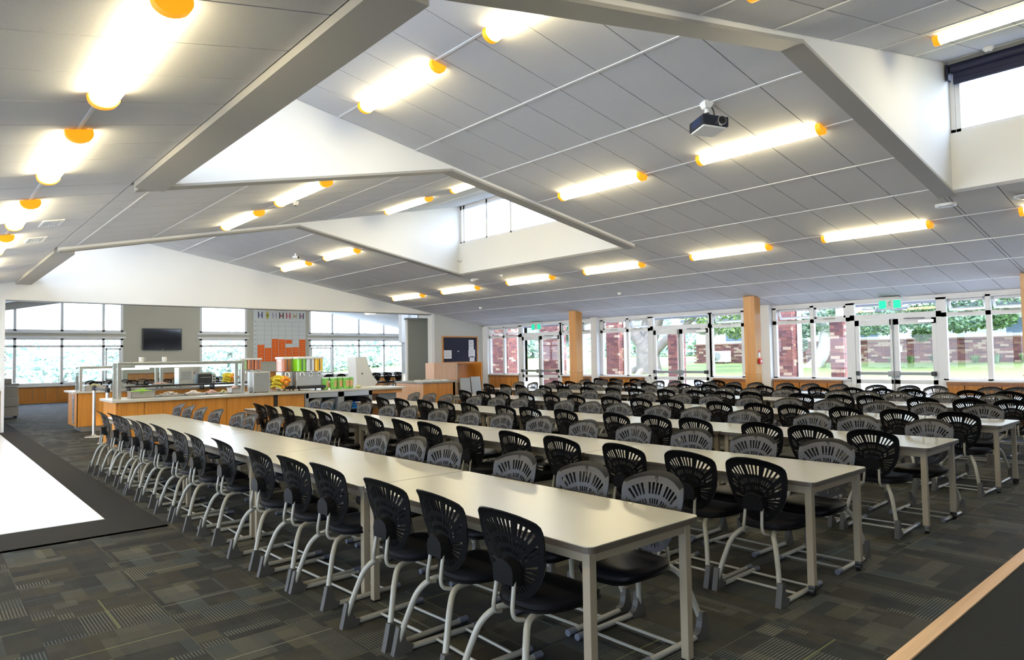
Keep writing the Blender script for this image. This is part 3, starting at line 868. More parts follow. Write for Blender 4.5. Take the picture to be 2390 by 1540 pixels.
# ================================================================ chairs
def back_outline():
    P = [(0, .888), (.07, .883), (.13, .868), (.180, .846), (.203, .830), (.213, .808), (.214, .765), (.208, .70), (.196, .645), (.177, .59), (.150, .545), (.118, .505), (.080, .475), (.04, .459), (0, .455)]
    return P
def back_pos(x, z, rfrac):
    y = -0.088 - 0.085 * (z - 0.44) / 0.45 + 0.85 * x * x
    if z > 0.80: y -= 1.6 * (z - 0.80) ** 2 * 4
    return y
def backrest_mesh():
    cz = 0.595
    out = back_outline()
    def R(th):
        """outline distance from the boss, angle from straight up"""
        dx, dz = math.sin(abs(th)), math.cos(th)
        for (xa, za), (xb, zb) in zip(out[:-1], out[1:]):
            ax, az, bx, bz = xa, za - cz, xb, zb - cz
            den = dx * (bz - az) - dz * (bx - ax)
            if abs(den) < 1e-9: continue
            t = (ax * (bz - az) - az * (bx - ax)) / den
            u = (ax * dz - az * dx) / den
            if t > 0 and -1e-6 <= u <= 1 + 1e-6: return t
        return 0.14
    cent = [-10.2, -3.4, 3.4, 10.2, 22, 28.5, 35, 41.5, -22, -28.5, -35, -41.5, 53, 60, -53, -60]
    low = [s * a for a in (78, 88, 100, 112, 124, 136, 148, 160) for s in (1, -1)] + [172, -172]
    ang = set()
    for c in cent: ang |= {c - 1.9, c + 1.9}
    for c in low: ang |= {c - 2.0, c + 2.0}
    ang |= {-180.0, 0.0, 16.1, -16.1, 47, -47, 68, -68}
    ang = sorted(a for a in ang)
    # radial stations as fractions of the outline distance, the same for every direction
    fr = [0.0, 0.16, 0.27, 0.35, 0.42, 0.52, 0.60, 0.82, 0.93, 1.0]
    bm = bmesh.new()
    cv = bm.verts.new((0, back_pos(0, cz, 0), cz))
    rings = []
    for a in ang:
        th = math.radians(a)
        Rm = R(th)
        col = []
        for f in fr[1:]:
            x, z = math.sin(th) * Rm * f, cz + math.cos(th) * Rm * f
            y = back_pos(x, z, f)
            if f >= 1.0 and abs(a) < 75:                     # rolled-back lip along the top
                y -= 0.016 * math.cos(th)
            col.append(bm.verts.new((x, y, z)))
        rings.append(col)
    def slot(am, j):
        for c in cent:
            if abs(am - c) < 1.0: return (j == 6) or (j == 4) or (j == 2)
        for c in low:
            if abs(am - c) < 1.0: return (j in (4, 5, 6)) if abs(c) > 70 else False
        return False
    n = len(ang)
    for i in range(n):
        i2 = (i + 1) % n
        a0, a1 = ang[i], ang[i2] if i2 else ang[0] + 360
        am = (a0 + a1) / 2
        bm.faces.new((cv, rings[i2][0], rings[i][0]))
        for j in range(len(fr) - 2):
            if slot(am, j + 1): continue
            bm.faces.new((rings[i][j], rings[i2][j], rings[i2][j + 1], rings[i][j + 1]))
    bm.normal_update()
    skin = bm.copy()  # thin front layer carrying the painted ceiling light
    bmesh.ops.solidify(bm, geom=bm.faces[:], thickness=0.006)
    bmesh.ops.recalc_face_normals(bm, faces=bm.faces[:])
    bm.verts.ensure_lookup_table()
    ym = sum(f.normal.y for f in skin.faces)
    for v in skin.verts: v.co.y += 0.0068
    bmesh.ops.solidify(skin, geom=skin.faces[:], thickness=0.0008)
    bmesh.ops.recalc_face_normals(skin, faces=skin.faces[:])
    return MB().addbm(bm).mesh('backrest', MAT['chair_black'], 35), MB().addbm(skin).mesh('front_lit_skin', MAT['chair_front_lit'], 35)
def chair_proto():
    P = {}
    P['backrest'], P['front_lit_skin'] = backrest_mesh()
    # cover over the post sockets, arched on top
    poly = [(-0.074, 0.535), (0.074, 0.535), (0.080, 0.595), (0.068, 0.63), (0.035, 0.652), (0, 0.658), (-0.035, 0.652), (-0.068, 0.63), (-0.080, 0.595)]
    bm = bmesh.new()
    a = [bm.verts.new((x, -0.085 - 0.09 * (z - 0.44) / 0.45, z)) for x, z in poly]
    b = [bm.verts.new((x * 0.86, -0.172, 0.595 + (z - 0.595) * 0.86)) for x, z in poly]
    bm.faces.new(a); bm.faces.new(b[::-1])
    for i in range(len(poly)): bm.faces.new((a[i], a[(i + 1) % len(poly)], b[(i + 1) % len(poly)], b[i]))
    bmesh.ops.recalc_face_normals(bm, faces=bm.faces[:])
    P['back_cover'] = MB().addbm(bm).mesh('back_cover', MAT['chair_black'], 30)
    for s in (1, -1):
        P['post', s] = MB().tube(catmull([(s * .058, -.150, .575), (s * .060, -.163, .50), (s * .064, -.172, .435), (s * .070, -.160, .400), (s * .079, -.115, .385)], 5), 0.0105, 8).mesh('post', MAT['chair_tube'], 50)
        P['leg', s] = MB().tube(catmull([(s * .085, .13, .405), (s * .09, -.04, .398), (s * .115, -.125, .385), (s * .155, -.178, .325), (s * .185, -.215, .22), (s * .211, -.25, .10), (s * .22, -.26, .055), (s * .222, -.235, .028), (s * .222, -.17, .0185), (s * .222, .05, .0185), (s * .222, .27, .0185)], 5), 0.0165, 9).mesh('leg', MAT['chair_tube'], 50)
        P['foot', s] = MB().prism([(-.300, 0), (-.190, 0.0), (-.178, .036), (-.203, .041), (-.220, .062), (-.229, .095), (-.232, .142), (-.266, .142), (-.285, .06)], 'x', s * .220 - .0185, s * .220 + .0185).mesh('foot', MAT['chair_foot'])
        P['end_cap', s] = MB().tube([(s * .222, .225, .0195), (s * .222, .285, .0195)], 0.0195, 10).mesh('end_cap', MAT['cap_grey'], 40)
    P['crossbar', 0] = MB().tube([(-.222, -.03, .022), (.222, -.03, .022)], 0.0085, 7).mesh('crossbar', MAT['chair_tube'], 50)
    P['crossbar', 1] = MB().tube([(-.222, .17, .022), (.222, .17, .022)], 0.0085, 7).mesh('crossbar', MAT['chair_tube'], 50)
    # seat: dished pad with rounded corners and a waterfall front
    def seat(z_off, grow, th, mat, nm):
        bm = bmesh.new()
        N, M_ = 24, 6
        rows = []
        for j in range(M_ + 1):
            f = j / M_
            ring = []
            for k in range(N):
                a = 2 * math.pi * k / N
                ca, sa = math.cos(a), math.sin(a)
                e = 0.62
                x = (0.218 + grow) * math.copysign(abs(ca) ** e, ca) * f
                y = 0.125 + (0.215 + grow) * math.copysign(abs(sa) ** e, sa) * f
                if sa < 0: x *= 1 - 0.16 * abs(sa) * f
                z = 0.462 + z_off + 0.9 * x * x * 0.25 - 0.25 * max(0, y - 0.22) ** 2 * 6 - (0.016 if j == M_ else 0)
                ring.append(bm.verts.new((x, y, z)))
            rows.append(ring)
        for j in range(M_):
            for k in range(N):
                q = (rows[j][k], rows[j + 1][k], rows[j + 1][(k + 1) % N], rows[j][(k + 1) % N])
                if j == 0: bm.faces.new((rows[0][0] if False else q[1], q[2], q[3])) if False else None
                if j > 0: bm.faces.new(q)
        c = bm.verts.new((0, 0.125, 0.462 + z_off))
        for k in range(N): bm.faces.new((c, rows[1][k], rows[1][(k + 1) % N]))
        for v in rows[0]: bm.verts.remove(v)
        bm.normal_update()
        bmesh.ops.recalc_face_normals(bm, faces=bm.faces[:])
        r = bmesh.ops.extrude_face_region(bm, geom=bm.faces[:])
        for v in [g for g in r['geom'] if isinstance(g, bmesh.types.BMVert)]: v.co.z -= th; v.co.x *= 0.97
        bmesh.ops.recalc_face_normals(bm, faces=bm.faces[:])
        return MB().addbm(bm).mesh(nm, mat, 60)
    P['seat'] = seat(0.0, 0.0, 0.022, MAT['seat_pad'], 'seat')
    P['seat_shell'] = seat(-0.026, 0.006, 0.012, MAT['chair_black'], 'seat_shell')
    P['seat_bracket'] = MB().bbox(-0.11, -0.02, 0.395, 0.11, 0.21, 0.428, 0.008).mesh('seat_bracket', MAT['black_plastic'])
    return P
CP = chair_proto()
def chair(x, y, rz, label, group):
    t = thing('dining_chair', label, 'chair', (x, y, 0), rz, group)
    inst('front_lit_skin', CP['front_lit_skin'], inst('backrest', CP['backrest'], t))
    for nm in ('back_cover', 'seat', 'seat_shell', 'seat_bracket'): inst(nm, CP[nm], t)
    for s in (1, -1):
        inst('post', CP['post', s], t)
        lg = inst('leg', CP['leg', s], t)
        inst('foot', CP['foot', s], lg); inst('end_cap', CP['end_cap', s], lg)
    inst('crossbar', CP['crossbar', 0], t); inst('crossbar', CP['crossbar', 1], t)
    return t
NEAR = [[-11.25, -10.62, -10.1, -9.38, -8.89, -8.34, -7.56, -6.96, -6.28, -5.38, -4.76, -4.25, -3.46, -2.92, -2.37],
        [-10.89, -10.36, -9.84, -9.1, -8.57, -8.12, -7.25, -6.62, -6.11, -5.38, -4.73, -4.12, -3.41, -2.81, -2.31],
        [-11.3, -10.71, -10.07, -9.37, -8.79, -8.14, -7.31, -6.79, -6.13, -5.27, -4.71, -4.19, -3.43, -2.95, -2.39],
        [-11.35, -10.71, -10.14, -9.42, -8.76, -8.15, -7.36, -6.73, -6.15, -5.34, -4.74, -4.25, -3.57, -2.96, -2.36],
        [-13.46, -12.79, -12.21, -11.38, -10.76, -10.06, -9.33, -8.7, -7.99, -7.3, -6.7, -6.18, -5.27, -4.64, -4.19, -3.46, -2.87, -2.39],
        [-13.16, -12.66, -11.96, -11.15, -10.61, -10.09, -9.04, -8.4, -7.82, -7.09, -6.53, -5.98, -5.32, -4.8, -4.31, -3.41, -2.88]]
FAR = [[-11.83, -11.17, -10.62, -9.99, -9.14, -8.66, -7.9, -7.3, -6.56, -5.52, -4.93, -4.42, -3.59, -2.92, -2.39],
       [-11.21, -10.73, -10.15, -9.46, -8.77, -8.24, -7.46, -6.79, -6.2, -5.53, -4.85, -4.21, -3.53, -2.93, -2.33],
       [-11.36, -10.81, -10.29, -9.43, -8.83, -8.23, -7.23, -6.71, -6.17, -5.49, -4.9, -4.23, -3.43, -2.93, -2.28],
       [-11.33, -10.78, -10.24, -9.48, -8.84, -8.26, -7.46, -6.75, -6.17, -5.49, -4.86, -4.26, -3.57, -2.99, -2.4],
       [-13.54, -12.97, -12.35, -11.43, -10.77, -10.21, -9.22, -8.66, -8.14, -7.36, -6.8, -6.13, -5.14, -4.67, -4.17, -3.49, -2.82],
       [-13.13, -12.47, -11.95, -11.16, -10.61, -10.1, -9.1, -8.46, -7.91, -7.19, -6.65, -6.05, -5.31, -4.73, -4.26, -3.41, -3.02]]
for r in range(6):
    for side, xs in ((0, NEAR[r]), (1, FAR[r])):
        n = len(xs)
        for k, x in enumerate(sorted(xs, reverse=True)):
            which = 'at the right end' if k == 0 else ('at the left end' if k == n - 1 else '%s from the right' % ORD[k])
            lab = 'black slotted-back chair %s, on the %s side of the %s table row' % (which, ('near', 'far')[side], ROWN[r])
            chair(x, ROWY[r] + (TD if side else 0) + random.uniform(-0.02, 0.02), (math.pi if side else 0) + math.radians(random.uniform(-3, 3)), lab,
                  'slotted chairs along the six table rows')
for k, x in enumerate((-13.5, -12.88, -12.13)):
    chair(x, 15.52, math.radians(random.uniform(-5, 5)), 'black chair against the wall under the tree-trunk window, %s' % ('leftmost of three', 'middle of three', 'rightmost of three')[k], 'spare chairs against the oak panelling')
for k, x in enumerate((-10.0, -9.52)):
    chair(x, 15.52, math.radians((-14, 6)[k]), 'black chair against the wall beside the alarm column, %s' % ('left of two', 'right of two')[k], 'spare chairs against the oak panelling')

# ================================================================ things on the ceiling
def on_R(x, y, dz=0.0): return (x, y, Rz(y) + dz)
pj = thing('projector', 'black ceiling projector hung on a white pole mount', 'projector', on_R(-4.10, 6.58))
MAT['proj_black'] = plain('proj_black', (0.012, 0.016, 0.028), 0.3, var=0.2)
MAT['proj_blue'] = plain('proj_blue', (0.015, 0.03, 0.085), 0.3, var=0.3, scale=30)
mt = MB(); mt.lathe([(0.0, 0.03), (0.075, 0.03), (0.075, -0.02), (0.055, -0.065), (0.035, -0.075), (0.0, -0.075)], 0, 0, 4)
mo = mt.build('ceiling_mount', MAT['white_plastic'], pj); mo.rotation_euler = (0, 0, math.radians(20))
MB().tube([(0, 0, -0.07), (0, 0, -0.20)], 0.026, 12).build('pole', MAT['white_plastic'], pj, 40)
MB().tube([(0, 0, -0.12), (0, 0, -0.135)], 0.030, 12).build('pole_ring', MAT['proj_black'], pj, 40)
MB().tube(catmull([(0.045, 0.02, -0.05), (0.075, 0.02, -0.12), (0.07, 0.03, -0.18), (0.04, 0.05, -0.225)]), 0.008, 7).build('cable', MAT['black_plastic'], pj, 50)
bd = thing('body_pivot', None, None)
bd.parent = pj; bd.location = (0, 0, -0.27); bd.rotation_euler = (math.radians(-3), math.radians(4), math.radians(62)); bd.name = 'projector_body'
def pbox(nm, b, mat, bev=0.008):
    return MB().bbox(*b, bev).build(nm, MAT[mat], bd)
pbox('casing', (-0.155, -0.185, -0.055, 0.155, 0.125, 0.06), 'proj_black', 0.014)
pbox('side_vent', (-0.159, -0.14, -0.04, -0.150, 0.05, 0.045), 'proj_blue', 0.002)
pbox('top_shell', (-0.14, -0.17, -0.075, 0.14, 0.11, -0.05), 'white_plastic', 0.012)
pbox('adjust_foot', (-0.02, -0.03, 0.06, 0.02, 0.03, 0.075), 'white_plastic', 0.003)
MB().tube([(0.06, -0.18, 0.0), (0.06, -0.212, 0.0)], 0.052, 18).build('lens_ring', MAT['chrome'], bd, 40)
MB().tube([(0.06, -0.205, 0.0), (0.06, -0.216, 0.0)], 0.043, 18).build('lens', MAT['black_plastic'], bd, 40)

def detector(x, y, fz, r, h, name, label, cat, mat='white_plastic', dark=False):
    t = thing(name, label, cat, (x, y, fz(y)))
    MB().lathe([(0, 0.005), (r, 0.005), (r, -h * 0.45), (r * 0.72, -h * 0.8), (r * 0.45, -h), (0, -h)], 0, 0, 18).build('housing', MAT[mat], t, 40)
    MB().lathe([(0, -h - 0.012), (r * 0.32, -h - 0.010), (r * 0.36, -h + 0.004)], 0, 0, 14).build('sensor', MAT['black_plastic' if dark else 'grey_metal'], t, 40)
    return t

detector(-8.25, 3.02, Lz, 0.095, 0.05, 'ceiling_speaker', 'round ceiling speaker under the corner of the nearest roof opening', 'speaker', dark=True)
detector(-10.51, 4.62, Lz, 0.05, 0.06, 'motion_sensor', 'small dark motion sensor between two lamps over the ridge', 'sensor', dark=True)
detector(-2.21, 9.9, Lz, 0.06, 0.06, 'smoke_detector', 'white smoke detector just above the dark blind', 'smoke detector')
detector(-2.15, 11.0, Rz, 0.10, 0.035, 'ceiling_speaker', 'round ceiling speaker cut by the right edge', 'speaker')
detector(-12.72, 10.9, Rz, 0.05, 0.05, 'smoke_detector', 'small smoke detector below the cream upstand', 'smoke detector')
detector(-11.08, 13.49, Rz, 0.05, 0.06, 'smoke_detector', 'white smoke detector above the middle glazed bay', 'smoke detector')
detector(-16.76, 13.5, Rz, 0.05, 0.06, 'smoke_detector', 'white smoke detector near the noticeboard wall', 'smoke detector')
for x, y, lab in ((-3.0, 10.85, 'oval white emergency light beside the roof bay with the blind'), (-13.78, 10.92, 'oval white emergency light below the corner of the middle roof bay')):
    t = thing('emergency_light', lab, 'light', (x, y, Rz(y)))
    m = MB().prism(rounded(-0.13, -0.075, 0.13, 0.075, 0.07), 'z', -0.035, 0.004)
    m.build('housing', MAT['white_plastic'], t, 40)
    MB().prism(rounded(-0.09, -0.042, 0.09, 0.042, 0.035), 'z', -0.045, -0.03).build('lens', MAT['grey_metal'], t, 40)
t = thing('security_camera', 'small white security camera over the servery lamps', 'camera', (-16.34, 7.18, Rz(7.18)))
MB().tube([(0, 0, 0.01), (0, 0, -0.07)], 0.022, 10).build('mount', MAT['white_plastic'], t, 40)
MB().tube([(-0.09, -0.02, -0.08), (0.08, 0.03, -0.10)], 0.036, 12).build('camera_body', MAT['white_plastic'], t, 40)
MB().tube([(0.078, 0.03, -0.10), (0.088, 0.033, -0.101)], 0.028, 12).build('lens', MAT['black_plastic'], t, 40)
for x, lab in ((-10.64, 'pale rectangular air vent among the left row of lamps'), (-12.2, 'second pale air vent farther along the left ceiling')):
    t = thing('air_vent', lab, 'vent', (x, 1.32, Lz(1.32) - 0.004))
    t.rotation_euler = (math.atan(TB), 0, 0)
    m = MB().box(-0.25, -0.12, -0.012, 0.25, -0.10, 0.006).box(-0.25, 0.10, -0.012, 0.25, 0.12, 0.006).box(-0.25, -0.1, -0.012, -0.23, 0.1, 0.006).box(0.23, -0.1, -0.012, 0.25, 0.1, 0.006)
    m.build('frame', MAT['ceiling_bar'], t)
    for i in range(6):
        MB().box(-0.23, -0.09 + i * 0.032, -0.008, 0.23, -0.072 + i * 0.032, 0.0).build('slat', MAT['ceiling_bar'], t)
t = thing('wall_sensor', 'small white sensor on the corner of the cream upstand', 'sensor', (-13.50, 10.22, 4.0))
MB().bbox(-0.05, -0.04, -0.03, 0.06, 0.03, 0.03, 0.008).build('housing', MAT['white_plastic'], t)
MB().box(-0.03, -0.045, -0.012, 0.03, -0.038, 0.0).build('sensor_window', MAT['black_plastic'], t)

# ================================================================ serving counter (front)
CXF, CXB, CY0, CY1, CZ = -13.28, -14.30, 2.60, 8.42, 0.925
t = thing('serving_counter', 'long oak serving counter with a speckled stone top', 'counter', (0, 0, 0))
MB().bbox(CXB - 0.03, CY0 - 0.06, CZ - 0.045, CXF + 0.03, CY1, CZ, 0.006).build('countertop', MAT['stone_top'], t)
MB().box(CXB, CY0 + 0.02, 0.10, CXF - 0.06, 5.55, CZ - 0.05).build('carcass', MAT['oak_dark'], t)
MB().box(CXB + 0.05, CY0 + 0.06, 0.0, CXF - 0.10, 7.6, 0.10).build('kick_base', MAT['steel'], t)
for a, b in ((CXB, CXF - 0.02),):
    MB().box(a, CY0, 0.10, b, CY0 + 0.02, CZ - 0.05).build('end_panel', MAT['oak'], t)
py = [CY0, 3.05, 3.85, 4.47, 5.38]
for a, b in zip(py[:-1], py[1:]):
    MB().box(CXF - 0.06, a + 0.004, 0.10, CXF - 0.035, b - 0.004, CZ - 0.05).build('front_panel', MAT['oak'], t)
MB().box(CXF - 0.035, 3.05, CZ - 0.16, CXF - 0.03, 3.06, CZ - 0.06).build('panel_seam', MAT['oak_dark'], t)
MB().box(CXF - 0.05, 5.40, 0.10, CXF - 0.04, 5.46, CZ - 0.05).build('shadow_gap', MAT['dark_void'], t)
MB().box(CXF - 0.06, 5.47, 0.10, CXF - 0.035, 6.02, CZ - 0.05).build('front_panel', MAT['oak'], t)
MB().box(CXB, 5.55, 0.10, CXB + 0.05, 7.60, CZ - 0.05).build('carcass_back', MAT['dark_void'], t)
MB().box(CXB, 5.56, 0.10, CXF - 0.06, 6.06, CZ - 0.05).build('carcass', MAT['oak_dark'], t)
MB().box(CXB, 6.06, 0.10, CXF - 0.05, 7.60, 0.14).build('bay_floor', MAT['grey_metal'], t)
for a, b in ((6.04, 6.12), (6.78, 6.92), (7.52, 7.60)):
    MB().box(CXB + 0.05, a, 0.10, CXF - 0.03, b, CZ - 0.05).build('bay_post', MAT['grey_metal'], t)
MB().box(CXF - 0.07, 6.06, CZ - 0.15, CXF - 0.03, 7.60, CZ - 0.05).build('bay_rail', MAT['steel'], t)
MB().box(CXB + 0.1, 6.12, 0.48, CXF - 0.12, 7.52, 0.50).build('bay_shelf', MAT['grey_metal'], t)
MB().box(CXB, 7.60, 0.0, CXF - 0.45, 8.0, CZ - 0.05).build('leg_panel', MAT['oak_dark'], t)
MB().box(CXB, 7.6, CZ - 0.13, CXF - 0.03, CY1 - 0.05, CZ - 0.045).build('overhang_rail', MAT['oak_h'], t)
MAT['blue_crate'] = plain('blue_crate', (0.01, 0.17, 0.55), 0.4, var=0.2)
def crate(x, y, z, label):
    t = thing('crate', label, 'crate', (x, y, z), 0, 'blue glass crates under the counter')
    w, d, h = 0.24, 0.26, 0.13
    m = MB().box(-w, -d, 0, w, d, 0.012)
    for s in (1, -1):
        for k in range(3):
            m.box(-w, s * d - 0.006, 0.012 + k * 0.05, w, s * d + 0.006, 0.035 + k * 0.05)
            m.box(s * w - 0.006, -d, 0.012 + k * 0.05, s * w + 0.006, d, 0.035 + k * 0.05)
        for i in range(5):
            m.box(-w + i * w / 2 - 0.008, s * d - 0.006, 0, -w + i * w / 2 + 0.008, s * d + 0.006, h)
            m.box(s * w - 0.006, -d + i * d / 2 - 0.008, 0, s * w + 0.006, -d + i * d / 2 + 0.008, h)
    m.build('basket', MAT['blue_crate'], t)
    for s in (1, -1): MB().box(-w - 0.004, s * d - 0.008, h - 0.02, w + 0.004, s * d + 0.008, h).build('rim', MAT['blue_crate'], t)
crate(-13.62, 6.44, 0.50, 'blue plastic crate on the shelf of the left open bay')
crate(-13.62, 7.22, 0.50, 'blue plastic crate on the shelf of the right open bay')
crate(-13.62, 7.22, 0.14, 'blue plastic crate at the bottom of the right open bay')

def sneeze_guard(x0, x1, y0, y1, zc, ztop, label, posts, fz=1.0):
    t = thing('sneeze_guard', label, 'sneeze guard', (0, 0, zc))
    h = ztop - zc
    for y in posts:
        MB().bbox(x1 - 0.045, y - 0.03, 0, x1 + 0.015, y + 0.03, h, 0.004).build('post', MAT['steel'], t)
        MB().bbox(x0 - 0.015, y - 0.03, 0, x0 + 0.045, y + 0.03, h, 0.004).build('post', MAT['steel'], t)
    MB().bbox(x0 - 0.03, y0 - 0.03, h, x1 + 0.03, y1 + 0.05, h + 0.022, 0.004).build('top_shelf', MAT['guard_shelf'], t)
    MB().box(x1 - 0.03, y0, h - 0.035, x1, y1, h).build('front_rail', MAT['steel'], t)
    MB().tube([((x0 + x1) / 2, y0 + 0.3, h - 0.06), ((x0 + x1) / 2, y1 - 0.25, h - 0.06)], 0.022, 10).build('strip_light', MAT['led'], t, 40)
    MB().box((x0 + x1) / 2 - 0.05, y0 + 0.2, h - 0.04, (x0 + x1) / 2 + 0.05, y1 - 0.2, h - 0.015).build('light_housing', MAT['steel'], t)
    MB().box(x1 + 0.016, y0 + 0.02, 0.20, x1 + 0.024, y1 - 0.02, h - 0.005).build('front_glass', MAT['guard_glass'], t)
    for y in (y0 - 0.04, y1 + 0.04):
        MB().box(x0, y - 0.004, 0.01, x1, y + 0.004, h - 0.005).build('end_glass', MAT['guard_glass'], t)
    return t
MAT['guard_shelf'] = plain('guard_shelf', (0.66, 0.66, 0.62), 0.25, 0.5, var=0.04)
sneeze_guard(-14.12, -13.72, 2.74, 4.92, CZ, 1.555, 'steel and glass sneeze guard on the front counter', (2.74, 4.92))

def lumpy(m, cx, cy, z, w, d, n, r, sc=(1, 1, 0.7), rise=0.06):
    for i in range(n):
        a, q = random.uniform(0, 6.28), math.sqrt(random.random())
        px, py_ = cx + w * q * math.cos(a), cy + d * q * math.sin(a)
        m.ball((px, py_, z + rise * (1 - q) + random.uniform(0, 0.012)), r * random.uniform(0.7, 1.25), 7, 5, sc)
def pan(x, y, z, w, d, h, label, food, mat, n, r, deep=True, sc=(1, 1, 0.5)):
    t = thing('food_pan', label, 'food pan', (x, y, z), 0, None)
    m = MB().box(-w, -d, 0, w, d, 0.006)
    for a in ((-w, -d, 0, -w + .006, d, h), (w - .006, -d, 0, w, d, h), (-w, -d, 0, w, -d + .006, h), (-w, d - .006, 0, w, d, h)): m.box(*a)
    m.build('pan_walls', MAT['steel'], t)
    rim = MB()
    for a in ((-w - .015, -d - .015, h, -w + .004, d + .015, h + .006), (w - .004, -d - .015, h, w + .015, d + .015, h + .006), (-w, -d - .015, h, w, -d + .004, h + .006), (-w, d - .004, h, w, d + .015, h + .006)): rim.box(*a)
    rim.build('rim', MAT['chrome'], t)
    f = MB()
    lumpy(f, 0, 0, h * 0.75, w * 0.85, d * 0.85, n, r, sc)
    tag(f.build(food, MAT[mat], t, 60), kind='stuff')
    return t
MAT['lettuce'] = plain('lettuce', (0.30, 0.58, 0.06), 0.5, var=0.5, scale=40)
MAT['pale_food'] = plain('pale_food', (0.74, 0.66, 0.58), 0.6, var=0.3, scale=40)
MAT['pink_food'] = plain('pink_food', (0.72, 0.45, 0.38), 0.6, var=0.4, scale=40)
MAT['yellow_food'] = plain('yellow_food', (0.66, 0.62, 0.30), 0.6, var=0.3, scale=40)
pan(-13.92, 3.14, CZ, 0.15, 0.20, 0.115, 'steel pan heaped with bright green lettuce at the left of the counter', 'lettuce', 'lettuce', 60, 0.035, True, (1.3, 1.3, 0.5))
pan(-13.92, 3.62, CZ, 0.16, 0.21, 0.03, 'shallow steel pan of pale chopped food beside the lettuce', 'chopped_food', 'pale_food', 40, 0.022)
pan(-13.92, 4.05, CZ, 0.16, 0.17, 0.03, 'shallow pan of mixed salad in the middle of the guard', 'mixed_salad', 'pale_food', 50, 0.028)
pan(-13.92, 4.38, CZ, 0.15, 0.13, 0.025, 'shallow pan of pink cold meat slices', 'cold_meat', 'pink_food', 36, 0.026)
pan(-13.88, 4.60, CZ, 0.14, 0.08, 0.02, 'narrow shallow tray of sliced pale food', 'sliced_food', 'yellow_food', 24, 0.022)
pan(-13.90, 4.82, CZ, 0.15, 0.10, 0.10, 'deep steel pan of pinkish food at the right end of the guard', 'pink_food', 'pink_food', 36, 0.028)
def mug(x, y, z, label):
    t = thing('mug', label, 'mug', (x, y, z), random.uniform(0, 6), 'white mugs on the sneeze guard')
    MB().lathe([(0, 0.0), (0.036, 0.0), (0.040, 0.01), (0.041, 0.092), (0.038, 0.092), (0.036, 0.012), (0, 0.010)], 0, 0, 16).build('cup', MAT['white_plastic'], t, 40)
    MB().tube(catmull([(0.04, 0, 0.078), (0.068, 0, 0.072), (0.07, 0, 0.035), (0.04, 0, 0.024)]), 0.006, 6).build('handle', MAT['white_plastic'], t, 50)
mug(-13.9, 3.13, 1.577, 'white mug standing on the sneeze guard, left of two')
mug(-13.9, 3.52, 1.577, 'white mug standing on the sneeze guard, right of two')

t = thing('steel_bin', 'square stainless steel box with dark brushed front on the counter', 'dispenser', (-13.75, 5.25, CZ))
MB().bbox(-0.17, -0.17, 0.015, 0.17, 0.17, 0.42, 0.01).build('casing', MAT['steel'], t)
MB().bbox(0.165, -0.14, 0.03, 0.178, 0.14, 0.40, 0.005).build('front_panel', MAT['grey_metal'], t)
for a in (-0.12, 0.12):
    for b in (-0.12, 0.12): MB().tube([(a, b, 0), (a, b, 0.02)], 0.018, 8).build('foot', MAT['black_plastic'], t)

def fruit_bowl(x, y, z, where):
    t = thing('fruit_bowl', 'clear glass bowl heaped with bananas and oranges ' + where, 'bowl', (x, y, z))
    MB().lathe([(0, 0.004), (0.12, 0.004), (0.19, 0.07), (0.235, 0.16), (0.255, 0.22), (0.249, 0.22), (0.229, 0.16), (0.185, 0.076), (0.117, 0.012), (0, 0.012)], 0, 0, 24).build('bowl', MAT['guard_glass'], t, 40)
    MAT.setdefault('orange', plain('orange', (0.86, 0.29, 0.01), 0.42, var=0.12, bump=0.1))
    MAT.setdefault('banana', plain('banana', (0.78, 0.60, 0.03), 0.45, var=0.22, scale=18))
    MAT.setdefault('stalk', plain('stalk', (0.16, 0.12, 0.03), 0.7))
    ow = ['lowest at the front', 'right of the lowest one', 'at the back left', 'at the front right rim', 'on top at the front', 'beside the bananas', 'at the back right rim', 'on top at the back', 'at the far right rim']
    for k, (ox, oy, oz) in enumerate(((0.10, 0.06, 0.09), (0.08, 0.15, 0.14), (-0.06, 0.13, 0.17), (0.15, 0.10, 0.18), (0.10, 0.13, 0.26), (0.12, 0.03, 0.23), (0.0, 0.19, 0.20), (0.0, 0.12, 0.28), (0.06, 0.20, 0.22))):
        o = thing('orange', 'orange in the fruit bowl ' + where + ', ' + ow[k], 'orange', (x + ox, y + oy, z + oz), 0, 'oranges in the bowl ' + where)
        MB().ball((0, 0, 0), 0.047, 12, 8).build('peel', MAT['orange'], o, 60)
        MB().ball((0, 0, 0.046), 0.007, 6, 4).build('stalk', MAT['stalk'], o)
    bw = ['lowest', 'second lowest', 'third from the bottom', 'fourth from the bottom', 'middle', 'fourth from the top', 'third from the top', 'second from the top', 'topmost']
    for i in range(9):
        bx, by, bz = 0.05 + 0.07 * math.cos(i * 2.1), -0.07 + 0.05 * (i % 3) - 0.04, 0.11 + 0.024 * i
        o = thing('banana', bw[i] + ' yellow banana in the fruit bowl ' + where, 'banana', (x + bx, y + by, z + bz), math.pi / 2 + 0.5 * math.sin(2.3 * i), 'bananas in the bowl ' + where)
        o.rotation_euler = (0.5 + 0.2 * math.sin(i), 0.15 * math.cos(1.7 * i), o.rotation_euler[2])
        p = [(0.12 * math.cos(q), 0.12 * math.sin(q) - 0.10, 0.0) for q in [math.radians(d) for d in (20, 42, 65, 90, 115, 138, 160)]]
        c = catmull(p, 3)
        rr = [0.024 * min(1.0, 0.25 + 1.6 * math.sin(math.pi * (0.03 + 0.94 * j / (len(c) - 1)))) for j in range(len(c))]
        MB().tube(c, rr, 8).build('peel', MAT['banana'], o, 60)
        e = p[0]
        MB().tube([e, (e[0] + 0.014, e[1] - 0.025, 0.004)], 0.007, 6).build('stem', MAT['stalk'], o)
fruit_bowl(-13.75, 5.66, CZ, 'on the front counter')

